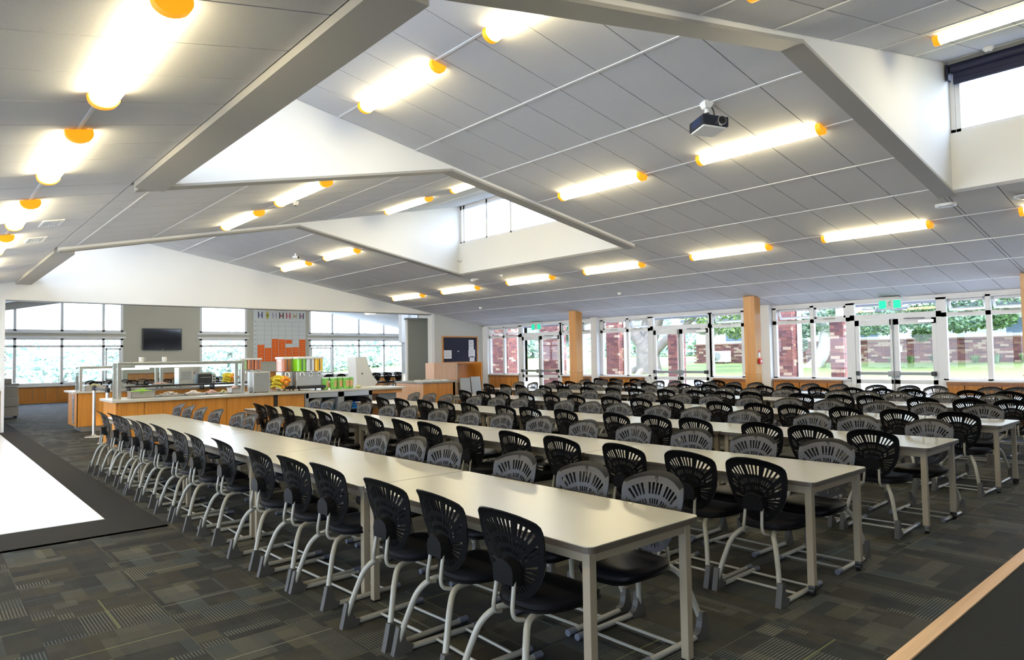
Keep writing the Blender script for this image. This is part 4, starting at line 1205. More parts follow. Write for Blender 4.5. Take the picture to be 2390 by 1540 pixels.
def juice_machine(x, y, z, tanks, label, side=None):
    """drinks dispenser; tanks = list of colours from its left"""
    t = thing('juice_dispenser', label, 'dispenser', (x, y, z))
    n = len(tanks); w = 0.195
    L_ = n * w
    MB().bbox(-0.17, 0.0, 0.03, 0.13, L_, 0.40, 0.01).build('body', MAT['steel'], t)
    MB().bbox(0.128, 0.01, 0.10, 0.150, L_ - 0.01, 0.40, 0.005).build('front_panel', MAT['steel'], t)
    MB().bbox(0.12, 0.01, 0.035, 0.26, L_ + 0.02, 0.10, 0.01).build('drip_tray', MAT['black_plastic'], t)
    for a in (-0.12, 0.18):
        for b in (0.04, L_ - 0.04): MB().tube([(a, b, 0), (a, b, 0.04)], 0.018, 8).build('foot', MAT['black_plastic'], t)
    for k, c in enumerate(tanks):
        y0, y1 = k * w + 0.006, (k + 1) * w - 0.006
        MB().prism(rounded(-0.19, y0, 0.20, y1, 0.045), 'z', 0.405, 0.665).build('tank', MAT[c], t, 40)
        MB().bbox(-0.205, y0 - 0.012, 0.665, 0.215, y1 + 0.012, 0.715, 0.015).build('tank_lid', MAT['white_plastic'], t)
        MB().tube([(0.205, (y0 + y1) / 2, 0.66), (0.208, (y0 + y1) / 2, 0.42)], 0.011, 8).build('paddle_rod', MAT['cap_grey'], t)
        tp = MB().bbox(0.15, (y0 + y1) / 2 - 0.022, 0.345, 0.20, (y0 + y1) / 2 + 0.022, 0.40, 0.006)
        tp.tube(catmull([(0.19, (y0 + y1) / 2 - 0.035, 0.37), (0.215, (y0 + y1) / 2 - 0.035, 0.30), (0.215, (y0 + y1) / 2 + 0.035, 0.30), (0.19, (y0 + y1) / 2 + 0.035, 0.37)]), 0.007, 6)
        tp.build('tap', MAT['chrome'], t, 40)
    return t
def liquid(name, col):
    m = NT(name); m.base(col)
    m.p.inputs['Roughness'].default_value = 0.15
    m.p.inputs['Subsurface Weight'].default_value = 0.25
    m.p.inputs['Subsurface Radius'].default_value = (0.05, 0.05, 0.05)
    return m.m
MAT['juice_green'] = liquid('juice_green', (0.26, 0.66, 0.02))
MAT['juice_clear'] = liquid('juice_clear', (0.72, 0.76, 0.82))
MAT['juice_yellow'] = liquid('juice_yellow', (0.95, 0.56, 0.02))
MAT['juice_red'] = liquid('juice_red', (0.62, 0.22, 0.10))
MAT['juice_lime'] = liquid('juice_lime', (0.45, 0.68, 0.28))
juice_machine(-13.82, 6.02, CZ, ['juice_green', 'juice_clear', 'juice_yellow'], 'drinks dispenser with green, clear and yellow juice tanks on the counter')
juice_machine(-14.06, 5.80, CZ, ['juice_red'], 'narrow drinks dispenser with an orange-red tank beside the fruit bowl')

def pot(x, y, label):
    t = thing('food_tub', label, 'tub', (x, y, CZ), random.uniform(-0.5, 0.5), 'green printed tubs on the counter')
    t.scale = (1.05, 1.05, 1.25)
    MB().lathe([(0, 0), (0.058, 0), (0.064, 0.01), (0.073, 0.19), (0, 0.19)], 0, 0, 18).build('tub', MAT['tub_green'], t, 40)
    MB().lathe([(0.0, 0.188), (0.077, 0.188), (0.077, 0.205), (0.07, 0.21), (0, 0.21)], 0, 0, 18).build('lid', MAT['tub_lid'], t, 40)
    MB().lathe([(0.0665, 0.04), (0.0725, 0.15)], 0, 0, 8, -0.5, 0.6).build('printed_patch', MAT['tub_patch'], t, 60)
MAT['tub_green'] = plain('tub_green', (0.22, 0.55, 0.10), 0.4, var=0.5, scale=16)
MAT['tub_lid'] = plain('tub_lid', (0.62, 0.80, 0.66), 0.35, var=0.1)
MAT['tub_patch'] = plain('tub_patch', (0.78, 0.42, 0.22), 0.45, var=0.35, scale=40)
for k, yy in enumerate((6.66, 6.82, 6.985, 7.12, 7.25)):
    pot(-13.66 + (0.05 if k % 2 else 0), yy, '%s green printed food tub right of the drinks dispenser' % ORD[k])
t = thing('bread_roll', 'small pale bread roll on the counter beyond the green tubs', 'bread', (-13.6, 7.42, CZ))
MB().ball((0, 0, 0.035), 0.055, 12, 8, (1, 1.2, 0.65)).build('crust', MAT['yellow_food'], t, 60)
t = thing('napkin_stack', 'low white stack of napkins at the far end of the counter', 'napkins', (-13.7, 7.95, CZ))
for i in range(4): MB().box(-0.12 + 0.004 * i, -0.18, 0.004 * i, 0.12 + 0.003 * i, 0.18, 0.004 * i + 0.0036).build('napkin', MAT['white_plastic'], t)

# tall curved pale unit behind the counter
t = thing('curved_screen_stand', 'tall curved pale panel standing behind the far end of the counter', 'stand', (-15.6, 8.62, 0))
prof = [(-0.26, 0.75), (-0.30, 1.62), (0.0, 1.62), (0.06, 1.40), (0.17, 1.16), (0.33, 0.97), (0.12, 0.75)]
MB().prism(prof, 'x', -0.22, 0.22).build('shell', MAT['white_plastic'], t)
MB().prism([(0.0, 1.625), (0.012, 1.625), (0.075, 1.41), (0.185, 1.17), (0.345, 0.975), (0.33, 0.965), (0.17, 1.155), (0.058, 1.40)], 'x', -0.2, 0.2).build('dark_face', MAT['black_plastic'], t)
MB().bbox(-0.24, -0.25, 0, 0.24, 0.22, 0.76, 0.01).build('pedestal', MAT['white_plastic'], t)
MB().tube([(0.22, -0.12, 1.2), (0.228, -0.12, 1.2)], 0.02, 10).build('lock', MAT['black_plastic'], t)

# ================================================================ back island
BX, BY0, BY1 = -18.22, 2.78, 9.4
t = thing('serving_island', 'oak serving island behind the front counter with a vent in its end', 'counter', (0, 0, 0))
MB().bbox(-19.45, BY0 - 0.08, 0.885, BX + 0.04, BY1, 0.925, 0.006).build('countertop', MAT['stone_top'], t)
MB().box(-19.35, BY0 + 0.02, 0.12, BX - 0.03, BY1 - 0.1, 0.885).build('carcass', MAT['oak_dark'], t)
MB().box(-19.36, BY0, 0.12, BX, BY0 + 0.02, 0.885).build('end_panel', MAT['oak'], t)
for i in range(10):
    a = BY0 + (BY1 - 0.1 - BY0) * i / 10; b = BY0 + (BY1 - 0.1 - BY0) * (i + 1) / 10
    MB().box(BX - 0.03, a + 0.003, 0.12, BX, b - 0.003, 0.885).build('front_panel', MAT['oak'], t)
MB().box(-19.2, BY0 + 0.1, 0.0, BX - 0.06, BY1 - 0.2, 0.12).build('kick_base', MAT['steel'], t)
v = MB().prism([(-18.62 + 0.11 * math.cos(a), 0.50 + 0.26 * (1 if math.sin(a) >= 0 else -1) + 0.08 * math.sin(a)) for a in [2 * math.pi * k / 20 for k in range(20)]], 'y', BY0 - 0.012, BY0 + 0.002).build('vent_plate', MAT['grey_metal'], t)
for i in range(10): MB().box(-18.71, BY0 - 0.018, 0.26 + i * 0.05, -18.53, BY0 - 0.012, 0.285 + i * 0.05).build('slat', MAT['cap_grey'], v)
for a, b in ((3.7, 5.55), (5.6, 7.4)):
    MB().bbox(BX + 0.04, a, 0.985, BX + 0.34, b, 1.02, 0.006).build('tray_rail', MAT['black_plastic'], t)
    for y in (a + 0.1, b - 0.1): MB().box(BX, y - 0.015, 0.86, BX + 0.30, y + 0.015, 0.985).build('rail_bracket', MAT['black_plastic'], t)
sneeze_guard(-19.0, -18.5, 2.90, 4.65, 0.925, 1.48, 'steel and glass sneeze guard on the back island', (2.90, 4.62))
pan(-18.75, 3.22, 0.925, 0.16, 0.22, 0.11, 'steel pan of pale green salad on the back island', 'salad', 'yellow_food', 40, 0.035)
pan(-18.75, 3.80, 0.925, 0.16, 0.26, 0.11, 'steel pan of white food on the back island', 'white_food', 'pale_food', 40, 0.03)
pan(-18.55, 4.62, 0.96, 0.16, 0.24, 0.07, 'tray heaped with pinkish food behind the black rail', 'pink_food', 'pink_food', 50, 0.032)
t = thing('coffee_machine', 'stainless steel drinks machine left of the black toaster oven', 'appliance', (-18.75, 5.22, 0.925))
MB().bbox(-0.2, -0.18, 0.02, 0.2, 0.18, 0.50, 0.012).build('casing', MAT['steel'], t)
MB().bbox(0.195, -0.12, 0.2, 0.215, 0.12, 0.4, 0.004).build('front_panel', MAT['grey_metal'], t)
for a in (-0.14, 0.14): MB().tube([(a, -0.13, 0), (a, -0.13, 0.025)], 0.02, 8).build('foot', MAT['black_plastic'], t)
t = thing('toaster_oven', 'black toaster oven with a silver side strip on the back island', 'toaster oven', (-18.70, 5.72, 0.945))
MB().bbox(-0.2, -0.22, 0.02, 0.18, 0.22, 0.30, 0.012).build('casing', MAT['black_plastic'], t)
MB().bbox(0.178, -0.20, 0.04, 0.19, 0.11, 0.20, 0.004).build('glass_door', MAT['black_plastic'], t)
MB().bbox(0.178, 0.12, 0.03, 0.192, 0.21, 0.29, 0.004).build('control_strip', MAT['steel'], t)
for z in (0.09, 0.16, 0.23): MB().tube([(0.19, 0.165, z), (0.21, 0.165, z)], 0.022, 10).build('knob', MAT['black_plastic'], t, 40)
MB().tube([(0.205, -0.17, 0.215), (0.205, 0.08, 0.215)], 0.008, 8).build('handle', MAT['chrome'], t)
MB().bbox(-0.16, -0.20, 0.30, 0.15, 0.12, 0.345, 0.01).build('top_tray', MAT['beige_plastic'], t)
fruit_bowl(-18.62, 6.30, 0.925, 'on the back island')
juice_machine(-18.66, 6.55, 0.925, ['juice_lime', 'juice_red', 'juice_red'], 'drinks dispenser with lime and red tanks on the back island')

# belt barrier posts
def barrier(x, y, label):
    t = thing('barrier_post', label, 'barrier', (x, y, 0))
    MB().lathe([(0, 0.0), (0.17, 0.0), (0.165, 0.012), (0.06, 0.03), (0.034, 0.06), (0.034, 1.02), (0.0, 1.02)], 0, 0, 20).build('post', MAT['steel'], t, 40)
    MB().lathe([(0, 0.99), (0.042, 0.99), (0.045, 1.0), (0.045, 1.07), (0.03, 1.085), (0, 1.085)], 0, 0, 16).build('belt_head', MAT['black_plastic'], t, 40)
    return t
t = barrier(-16.8, 2.88, 'steel belt barrier post in front of the back island')
MB().box(0.03, -0.003, 1.005, 1.47, 0.003, 1.055).build('belt', MAT['black_plastic'], t)
barrier(-15.3, 2.85, 'steel belt barrier post at the left end of the front counter')

# ================================================================ cutlery island and kiosk near the end wall
t = thing('cutlery_island', 'oak cabinet with dark top holding cutlery', 'cabinet', (0, 0, 0))
IX0, IX1, IY0, IY1 = -16.55, -15.20, 10.22, 11.3
MB().bbox(IX0 - 0.03, IY0 - 0.03, 0.885, IX1 + 0.04, IY1 + 0.05, 0.925, 0.005).build('countertop', MAT['grey_metal'], t)
MB().box(IX0, IY0 + 0.012, 0.0, IX1 - 0.012, IY1, 0.885).build('carcass', MAT['oak_dark'], t)
MB().box(IX0, IY0, 0.06, IX1, IY0 + 0.012, 0.885).build('end_panel', MAT['oak_pale'], t)
for i in range(2):
    a = IY0 + 0.012 + (IY1 - IY0 - 0.1) * i / 2; b = IY0 + 0.012 + (IY1 - IY0 - 0.1) * (i + 1) / 2
    MB().box(IX1 - 0.012, a, 0.06, IX1 + 0.006, b - 0.004, 0.885).build('cabinet_door', MAT['oak'], t)
MB().box(IX1 - 0.05, IY1 - 0.08, 0.06, IX1 - 0.012, IY1, 0.885).build('open_side', MAT['oak_dark'], t)
for k in range(7):
    c = thing('cutlery_tray', '%s small tray of cutlery along the dark cabinet top' % ORD[k], 'cutlery', (-15.5 - (k % 2) * 0.3, 10.32 + 0.14 * k, 0.925), 0, 'cutlery trays on the cabinet')
    MB().bbox(-0.11, -0.055, 0, 0.11, 0.055, 0.03, 0.004).build('tray', MAT['white_plastic'], c)
    m = MB()
    for q in range(7): m.tube([(-0.09, -0.04 + q * 0.013, 0.034), (0.09 + 0.01 * (q % 3), -0.042 + q * 0.013, 0.04 + 0.004 * (q % 2))], 0.006, 5)
    tag(m.build('cutlery', MAT['steel'], c), kind='stuff')
t = thing('kiosk_cabinet', 'tall oak kiosk cabinet with an open right side by the noticeboard', 'cabinet', (0, 0, 0))
KX = -18.35
KY = [Yv for Yv in (12.78, 13.72, 14.80)]
MB().box(KX - 0.5, KY[0], 0.0, KX, KY[1], 1.40).build('left_panel', MAT['oak_pale'], t)
MB().box(KX - 0.54, KY[1], 0.0, KX - 0.45, KY[2], 1.40).build('back_panel', MAT['oak'], t)
MB().box(KX - 0.5, KY[1], 1.36, KX + 0.02, KY[1] + 0.72, 1.40).build('top_shelf', MAT['oak_h'], t)
MB().box(KX - 0.45, KY[2] - 0.04, 0.0, KX + 0.02, KY[2], 1.40).build('right_panel', MAT['oak'], t)
MB().box(KX - 0.46, KY[1], 0.0, KX + 0.0, KY[1] + 0.03, 1.40).build('side_edge', MAT['beige_plastic'], t)
MB().box(KX - 0.45, KY[1] + 0.03, 0.70, KX - 0.02, KY[2] - 0.04, 0.73).build('shelf', MAT['oak_h'], t)
for k in range(2):
    c = thing('grey_panel_box', ['pale grey slab leaning in front of the oak kiosk, left of two', 'pale grey slab leaning in front of the oak kiosk, right of two'][k], 'panel', (KX + 0.26, 13.93 + 0.45 * k, 0))
    o = MB().bbox(-0.03, -0.20, 0.02, 0.03, 0.20, 0.88 + 0.03 * k, 0.008).build('face', MAT['beige_plastic'], c); o.rotation_euler = (0, math.radians(-8), 0)
    o = MB().box(-0.036, -0.215, 0.0, -0.028, 0.215, 0.89 + 0.03 * k).build('dark_edge', MAT['cap_grey'], c); o.rotation_euler = (0, math.radians(-8), 0)

# noticeboard
t = thing('noticeboard', 'dark blue noticeboard in an oak frame on the grey wall', 'noticeboard', (XE + 0.012, 14.85, 1.85))
MAT['board_navy'] = plain('board_navy', (0.022, 0.026, 0.05), 0.9, var=0.1, scale=60, bump=0.1)
w, h = 0.76, 0.44
MB().box(0, -w, -h, 0.014, w, h).build('board', MAT['board_navy'], t)
fr = MB().box(0, -w - 0.04, h, 0.03, w + 0.04, h + 0.045).box(0, -w - 0.04, -h - 0.045, 0.03, w + 0.04, -h).box(0, -w - 0.045, -h, 0.03, -w, h).box(0, w, -h, 0.03, w + 0.045, h)
fr.build('frame', MAT['oak_h'], t)
MAT['paper'] = plain('paper', (0.80, 0.81, 0.84), 0.8, var=0.04)
MAT['ink'] = plain('ink', (0.32, 0.33, 0.38), 0.8)
for k, (y, z, a, b) in enumerate(((-0.57, -0.17, 0.17, 0.15), (0.50, 0.18, 0.115, 0.175), (0.52, -0.14, 0.15, 0.14), (0.53, -0.34, 0.11, 0.09), (-0.1, -0.06, 0.035, 0.015))):
    p = thing('notice', ['square white notice at the left of the noticeboard', 'tall white notice at the top right of the noticeboard', 'white notice at the lower right of the noticeboard', 'small white sheet at the bottom right of the noticeboard', 'tiny label in the middle of the noticeboard'][k], 'notice', (XE + 0.027, 14.85 + y, 1.85 + z))
    MB().box(0, -a, -b, 0.002, a, b).build('sheet', MAT['paper'], p)
    for q in range(4 if k < 4 else 0): MB().box(0.002, -a * 0.75, b * 0.55 - q * b * 0.35, 0.0025, a * (0.75 - 0.2 * (q % 2)), b * 0.63 - q * b * 0.35).build('print_line', MAT['ink'], p)

# folded grey partition beyond the opening
t = thing('folding_partition', 'grey folded partition leaf standing behind the opening', 'partition', (-20.35, 13.03, 0))
MB().box(-0.05, 0.0, 0.0, 0.05, 0.90, 2.93).build('leaf', MAT['grey_panel'], t)
MB().box(-0.06, -0.05, 0.0, 0.06, 0.0, 2.97).build('edge_post', MAT['white_frame'], t)
MB().box(-0.10, -0.05, 2.93, 0.09, 1.0, 3.0).build('head_track', MAT['grey_metal'], t)

# copier
t = thing('copier', 'grey office copier on casters behind the opening jamb', 'copier', (-24.9, 2.02, 0))
MB().bbox(-0.32, -0.30, 0.06, 0.32, 0.28, 0.62, 0.015).build('cabinet', MAT['beige_plastic'], t)
MB().bbox(-0.30, -0.28, 0.62, 0.30, 0.26, 0.92, 0.015).build('engine', MAT['beige_plastic'], t)
MB().bbox(-0.33, -0.31, 0.95, 0.33, 0.29, 1.01, 0.015).build('scanner_lid', MAT['grey_metal'], t)
MB().bbox(-0.25, -0.28, 1.01, 0.25, 0.12, 1.16, 0.03).build('feeder', MAT['beige_plastic'], t)
MB().box(0.31, -0.25, 0.33, 0.325, 0.24, 0.345).build('drawer_gap', MAT['black_plastic'], t)
for a in (-0.25, 0.25):
    for b in (-0.22, 0.22): MB().tube([(a - 0.015, b, 0.03), (a + 0.015, b, 0.03)], 0.03, 10).build('caster', MAT['black_plastic'], t)

# ================================================================ the next room
XF = -33.0
mb = MB()
SEG = [(-6.0, 6.72), (9.86, 12.02), (15.20, 20.85)]      # window groups in y
ys = [-6.2]
for a, b in SEG: ys += [a, b]
ys.append(22.2)
for a, b in zip(ys[0::2], ys[1::2]): mb.box(XF - 0.2, a, 0, XF, b, 6.0)
for a, b in SEG:
    mb.box(XF - 0.2, a, 0, XF, b, 0.74).box(XF - 0.2, a, 2.62, XF, b, 2.90).box(XF - 0.2, a, 4.9, XF, b, 6.0)
struct(mb, 'wall_next_room', MAT['sage_wall'], 'sage-grey window wall of the room beyond the opening', 'wall')
def far_window(k, a, b, mull, z0, z1, trans, label):
    fr = MB()
    F0, F1 = XF - 0.10, XF + 0.02
    fr.box(F0, a, z0, F1, b, z0 + 0.07).box(F0, a, z1 - 0.07, F1, b, z1)
    for y in [a + 0.05] + mull + [b - 0.05]: fr.box(F0, y - 0.05, z0, F1, y + 0.05, z1)
    if trans: fr.box(F0, a, trans - 0.04, F1, b, trans + 0.04)
    fr.box(XF, a - 0.10, z0 - 0.08, XF + 0.04, b + 0.10, z0).box(XF, a - 0.10, z1, XF + 0.03, b + 0.10, z1 + 0.08)
    w = tag(fr.build('window_%d' % k, MAT['white_frame']), label, 'window', None, 'structure')
    ed = [a] + mull + [b]
    for i in range(len(ed) - 1):
        if trans:
            MB().box(XF - 0.045, ed[i] + 0.05, z0 + 0.07, XF - 0.039, ed[i + 1] - 0.05, trans - 0.04).build('pane', MAT['glass'], w)
            MB().box(XF - 0.045, ed[i] + 0.05, trans + 0.04, XF - 0.039, ed[i + 1] - 0.05, z1 - 0.07).build('pane', MAT['glass'], w)
        else:
            MB().box(XF - 0.045, ed[i] + 0.05, z0 + 0.07, XF - 0.039, ed[i + 1] - 0.05, z1 - 0.07).build('pane', MAT['glass'], w)
    return w
mA = [-4.5, -2.6, -0.7, 1.0, 2.93, 4.50, 5.98]
wl = ['wide lower window left of the television', 'single lower window right of the television', 'wide lower window right of the orange chart']
wu = ['wide upper window left of the television', 'single upper window between television and chart', 'wide upper window right of the orange chart']
mC = [16.5, 18.05, 19.6]
for k, (mm, (a, b)) in enumerate(zip((mA, [], mC), SEG)):
    far_window(8 + 2 * k, a, b, mm, 0.74, 2.62, 2.29, wl[k])
    far_window(9 + 2 * k, a, b, mm, 2.90, 4.9, None, wu[k])
# the opened casements in the next room
for y0, y1 in ((6.05, 6.62), (15.28, 16.42)):
    s = MB().box(0, y0, 0.85, 0.03, y0 + 0.06, 2.2).box(0, y1 - 0.06, 0.85, 0.03, y1, 2.2).box(0, y0, 0.85, 0.03, y1, 0.91).box(0, y0, 2.14, 0.03, y1, 2.2)
    struct(s, 'window_sash', MAT['white_frame'], 'open casement sash at y %s in the next room' % ('left of the television' if y0 < 10 else 'right of the chart') if False else ('casement sash left of the television' if y0 < 10 else 'casement sash right of the orange chart'), 'window')
    bpy.data.objects[-1] if False else None
    COL.objects[-1].location = (XF + 0.03, 0, 0)
def far_wains(a, b, zt, label):
    t = tag(MB().box(XF + 0.001, a, zt - 0.05, XF + 0.035, b, zt).build('trim_wainscot', MAT['oak_dark'], None), label, 'panelling', None, 'structure')
    n = max(2, round((b - a) / 0.42))
    for i in range(n):
        MB().box(XF + 0.001, a + (b - a) * i / n + 0.01, 0, XF + 0.028, a + (b - a) * (i + 1) / n - 0.01, zt - 0.05).build('board', MAT['oak'], t)
    MB().box(XF + 0.001, a, 0, XF + 0.045, b, 0.16).build('skirting', MAT['oak_h'], t)
far_wains(-6.0, 6.85, 0.65, 'oak panelling under the wide window of the next room')
far_wains(6.9, 9.75, 1.10, 'higher oak panelling below the television')
far_wains(12.1, 15.1, 1.02, 'higher oak panelling below the orange chart')
far_wains(15.15, 21.0, 0.65, 'oak panelling under the right window of the next room')
struct(MB().box(-33.4, 22.0, 0, -24.0, 22.2, 6.0), 'wall_side', MAT['white_wall'], 'right side wall of the next room', 'wall')
struct(MB().box(-33.4, -6.2, 0, XE - 0.2, -6.0, 6.0), 'wall_side', MAT['white_wall'], 'left side wall of the next room', 'wall')
struct(MB().box(-24.2, 16.2, 0, -24.0, 22.2, 6.0).box(XE - 0.2, -6.2, 0, XE, -3.0, 6.0).box(-24.2, 16.1, 0, XE - 0.01, 16.3, 6.0).box(XE - 0.2, 16.0, 0, XE - 0.01, 16.2, 6.0), 'wall_between', MAT['white_wall'], 'outer wall pieces beside the hall', 'wall')
cm = MB()
for (a, b) in ((-6.2, 9.0), (9.0, 22.2)):
    f = (lambda y: 4.05 + 0.2 * (y - 3.0)) if a < 0 else (lambda y: 5.25 - 0.17 * (y - 9.0))
    if a < 0: slope_slab(cm, -33.4, XE - 0.2, a, b, f, 0.0, 0.15)
    else:
        slope_slab(cm, -33.4, XE - 0.2, a, 16.3, f, 0.0, 0.15); slope_slab(cm, -33.4, -24.0, 16.3, b, f, 0.0, 0.15)
struct(cm, 'ceiling', MAT['white_wall'], 'white pitched ceiling of the next room', 'ceiling')
cm = MB()
slope_slab(cm, -33.0, -32.75, -6, 8.9, lambda y: 4.05 + 0.2 * (y - 3.0), -0.28, 0.0)
struct(cm, 'trim_beam', MAT['beam_shade_grey'], 'sloping grey beam at the top of the left upper window', 'beam')
struct(MB().box(-23.4, 15.0, 0, -23.1, 15.3, 4.2), 'trim_post', MAT['white_frame'], 'white post in the next room left of the grey partition', 'column')
t = thing('shutter_box', 'white boxed shutter guide beside the white post', 'shutter', (-23.25, 14.72, 0))
MB().bbox(-0.12, -0.15, 2.2, 0.12, 0.15, 4.0, 0.01).build('box_cover', MAT['white_plastic'], t)
MB().box(-0.06, -0.06, 0.0, 0.06, 0.06, 2.2).build('guide_rail', MAT['grey_wall'], t)

t = thing('television', 'flat black television on the sage wall of the next room', 'television', (XF + 0.002, 8.26, 2.60))
MB().bbox(0.05, -0.80, -0.475, 0.11, 0.80, 0.475, 0.012).build('bezel', MAT['black_plastic'], t)
MAT['screen'] = plain('screen', (0.006, 0.007, 0.010), 0.08, var=0.1)
MB().box(0.108, -0.765, -0.43, 0.113, 0.765, 0.44).build('screen', MAT['screen'], t)
MB().box(0.0, -0.3, -0.2, 0.05, 0.3, 0.2).build('wall_bracket', MAT['black_plastic'], t)
MB().box(0.11, -0.03, -0.462, 0.114, 0.03, -0.450).build('badge', MAT['steel'], t)

# the orange bar chart board
t = thing('house_points_board', 'white wall chart with seven columns of orange blocks', 'chart', (XF, 13.665, 2.83))
MAT['chart_white'] = plain('chart_white', (0.74, 0.78, 0.78), 0.6, var=0.02)
MAT['chart_line'] = plain('chart_line', (0.50, 0.54, 0.58), 0.6)
MAT['chart_orange'] = plain('chart_orange', (0.95, 0.16, 0.005), 0.5, var=0.06)
MAT['chart_print'] = plain('chart_print', (0.95, 0.36, 0.14), 0.6)
PW, PB, PT = 1.335, -1.335, 1.42
MB().box(0.005, -PW, PB, 0.03, PW, PT).build('board', MAT['chart_white'], t)
def pxy(u, v):
    """fractions of the printed panel: u across from the left, v down from the emblem row"""
    return -PW + 2 * PW * u, 0.0
C0, CW = -PW + 0.19, (2 * PW - 0.19) / 7
ZT_, ZB_ = 0.66, PB + 0.02
RH = (ZT_ - ZB_) / 8.9
g = MB()
for i in range(7): g.box(0.03, C0 + CW * i - 0.008, ZB_, 0.032, C0 + CW * i + 0.008, ZT_)
for j in range(10): g.box(0.03, C0, ZT_ - RH * j - 0.006, 0.032, PW - 0.02, ZT_ - RH * j + 0.006)
g.build('grid_lines', MAT['chart_line'], t)
HT = [3.75, 3.05, 5.05, 4.95, 3.15, 3.2, 4.95]
for i, hgt in enumerate(HT):
    y0, y1 = C0 + CW * i + 0.012, C0 + CW * (i + 1) - 0.012
    b = MB().box(0.03, y0, ZB_, 0.034, y1, ZB_ + RH * hgt).build('orange_column', MAT['chart_orange'], t)
    m = MB()
    z = ZB_ + 0.1
    while z < ZB_ + RH * hgt - 0.06:
        wv = random.uniform(0.05, 0.12); ym = (y0 + y1) / 2
        m.box(0.034, ym - wv, z, 0.0345, ym + wv, z + 0.022); z += RH * random.choice((0.52, 0.66))
    m.build('print_line', MAT['chart_print'], b)
y0, y1 = C0 + CW * 4 + 0.012, C0 + CW * 5 - 0.012
MB().box(0.03, y0, ZB_ + RH * 4.0, 0.034, y1, ZB_ + RH * 4.85).build('orange_column', MAT['chart_orange'], t)
EC = [((.06, .05, .16), (.45, .42, .66)), ((.60, .55, .10), (.30, .26, .06)), ((.45, .47, .58), (.62, .64, .72)), ((.05, .04, .04), (.50, .16, .16)), ((.50, .06, .12), (.72, .45, .52)), ((.62, .58, .44), (.42, .36, .20)), ((.09, .06, .12), (.55, .30, .45))]
for i, (ca, cb) in enumerate(EC):
    ym = C0 + CW * (i + 0.42); zc = 0.98
    ma = plain('emblem_%d' % i, ca, 0.6); mb_ = plain('emblem_mid_%d' % i, cb, 0.6)
    e = MB()
    if i == 1:
        e.prism([(ym + 0.075 * math.cos(a), zc + 0.20 * math.sin(a)) for a in [2 * math.pi * k / 16 for k in range(16)]], 'x', 0.03, 0.033)
    else:
        e.box(0.03, ym - 0.115, zc - 0.15, 0.033, ym - 0.062, zc + 0.15).box(0.03, ym + 0.062, zc - 0.15, 0.033, ym + 0.115, zc + 0.15)
    eo = e.build('emblem', ma, t)
    m = MB().prism([(ym - 0.06, zc + 0.07), (ym, zc + 0.0), (ym + 0.06, zc + 0.07), (ym + 0.06, zc - 0.03), (ym, zc - 0.09), (ym - 0.06, zc - 0.03)][::-1], 'x', 0.0305, 0.0345)
    m.build('emblem_middle', mb_, eo)
MAT['ink_dark'] = plain('ink_dark', (0.05, 0.05, 0.06), 0.7)
MB().prism([(-0.87 + 0.075 * math.cos(a), 1.34 + 0.075 * math.sin(a)) for a in [2 * math.pi * k / 18 for k in range(18)]], 'x', 0.03, 0.033).build('round_crest', MAT['ink_dark'], t)
m = MB(); yv = -0.72
for k in range(22):
    wv = random.uniform(0.03, 0.06)
    m.box(0.03, yv, 1.315, 0.0325, yv + wv, 1.315 + random.choice((0.045, 0.06, 0.08))); yv += wv + (0.05 if k % 6 == 5 else 0.018)
m.build('heading', MAT['chart_line'], t)
MB().box(0.03, -0.32, 1.205, 0.0325, 0.38, 1.225).build('subheading', MAT['chart_line'], t)
m = MB()
for j in range(9): m.box(0.03, -PW + 0.05, ZT_ - RH * j - 0.04, 0.0325, -PW + 0.12, ZT_ - RH * j + 0.03)
m.build('scale_figures', MAT['chart_line'], t)

# tables and chairs in the next room
def far_table(x, y, rz, label):
    t = thing('dining_table', label, 'table', (x, y, 0), rz, 'tables in the next room')
    for nm in ('tabletop', 'edge_band', 'apron'): inst(nm, TP[nm], t)
    for sx_ in (1, -1):
        for sy_ in (0.06, TD - 0.06): inst('leg', TP['leg'], t, (sx_ * (TL / 2 - 0.06), sy_, 0))
for k in range(3): far_table(-30.2 , 5.9 + 2.0 * k, math.pi / 2, '%s table from the left in the next room' % ORD[k])
for k in range(3): far_table(-28.6, 14.6 + 2.0 * k, math.pi / 2, '%s table right of the chart in the next room' % ORD[k])
n = 0
for k in range(9):
    y = 5.2 + 0.62 * k
    chair(-30.2 + 0.06, y, math.pi / 2, 'dark chair near side of the next room left tables, %s from left' % ORD[k], 'chairs in the next room')
    chair(-31.05 - 0.06, y + 0.05, -math.pi / 2, 'dark chair window side of the next room left tables, %s from left' % ORD[k], 'chairs in the next room')
for k in range(9):
    y = 14.0 + 0.62 * k
    chair(-28.6 + 0.06, y, math.pi / 2, 'dark chair near side of the next room right tables, %s from left' % ORD[k], 'chairs in the next room')
    chair(-29.45 - 0.06, y + 0.05, -math.pi / 2, 'dark chair window side of the next room right tables, %s from left' % ORD[k], 'chairs in the next room')

for k, (x, y) in enumerate(((-22.5, 5.0), (-22.5, 9.5), (-26.0, 5.0), (-26.0, 9.5), (-26.0, 13.0), (-29.5, 5.0), (-29.5, 9.5), (-29.5, 13.0), (-29.5, 17.0))):  # unseen lamps added to brighten the next room
    fz = (lambda q: 4.05 + 0.2 * (q - 3.0)) if y < 9 else (lambda q: 5.25 - 0.17 * (q - 9.0))
    lamp(x, y, fz, 0.2 if y < 9 else -0.17, '%s unseen lamp added on the pitched ceiling of the next room' % ORD[k])

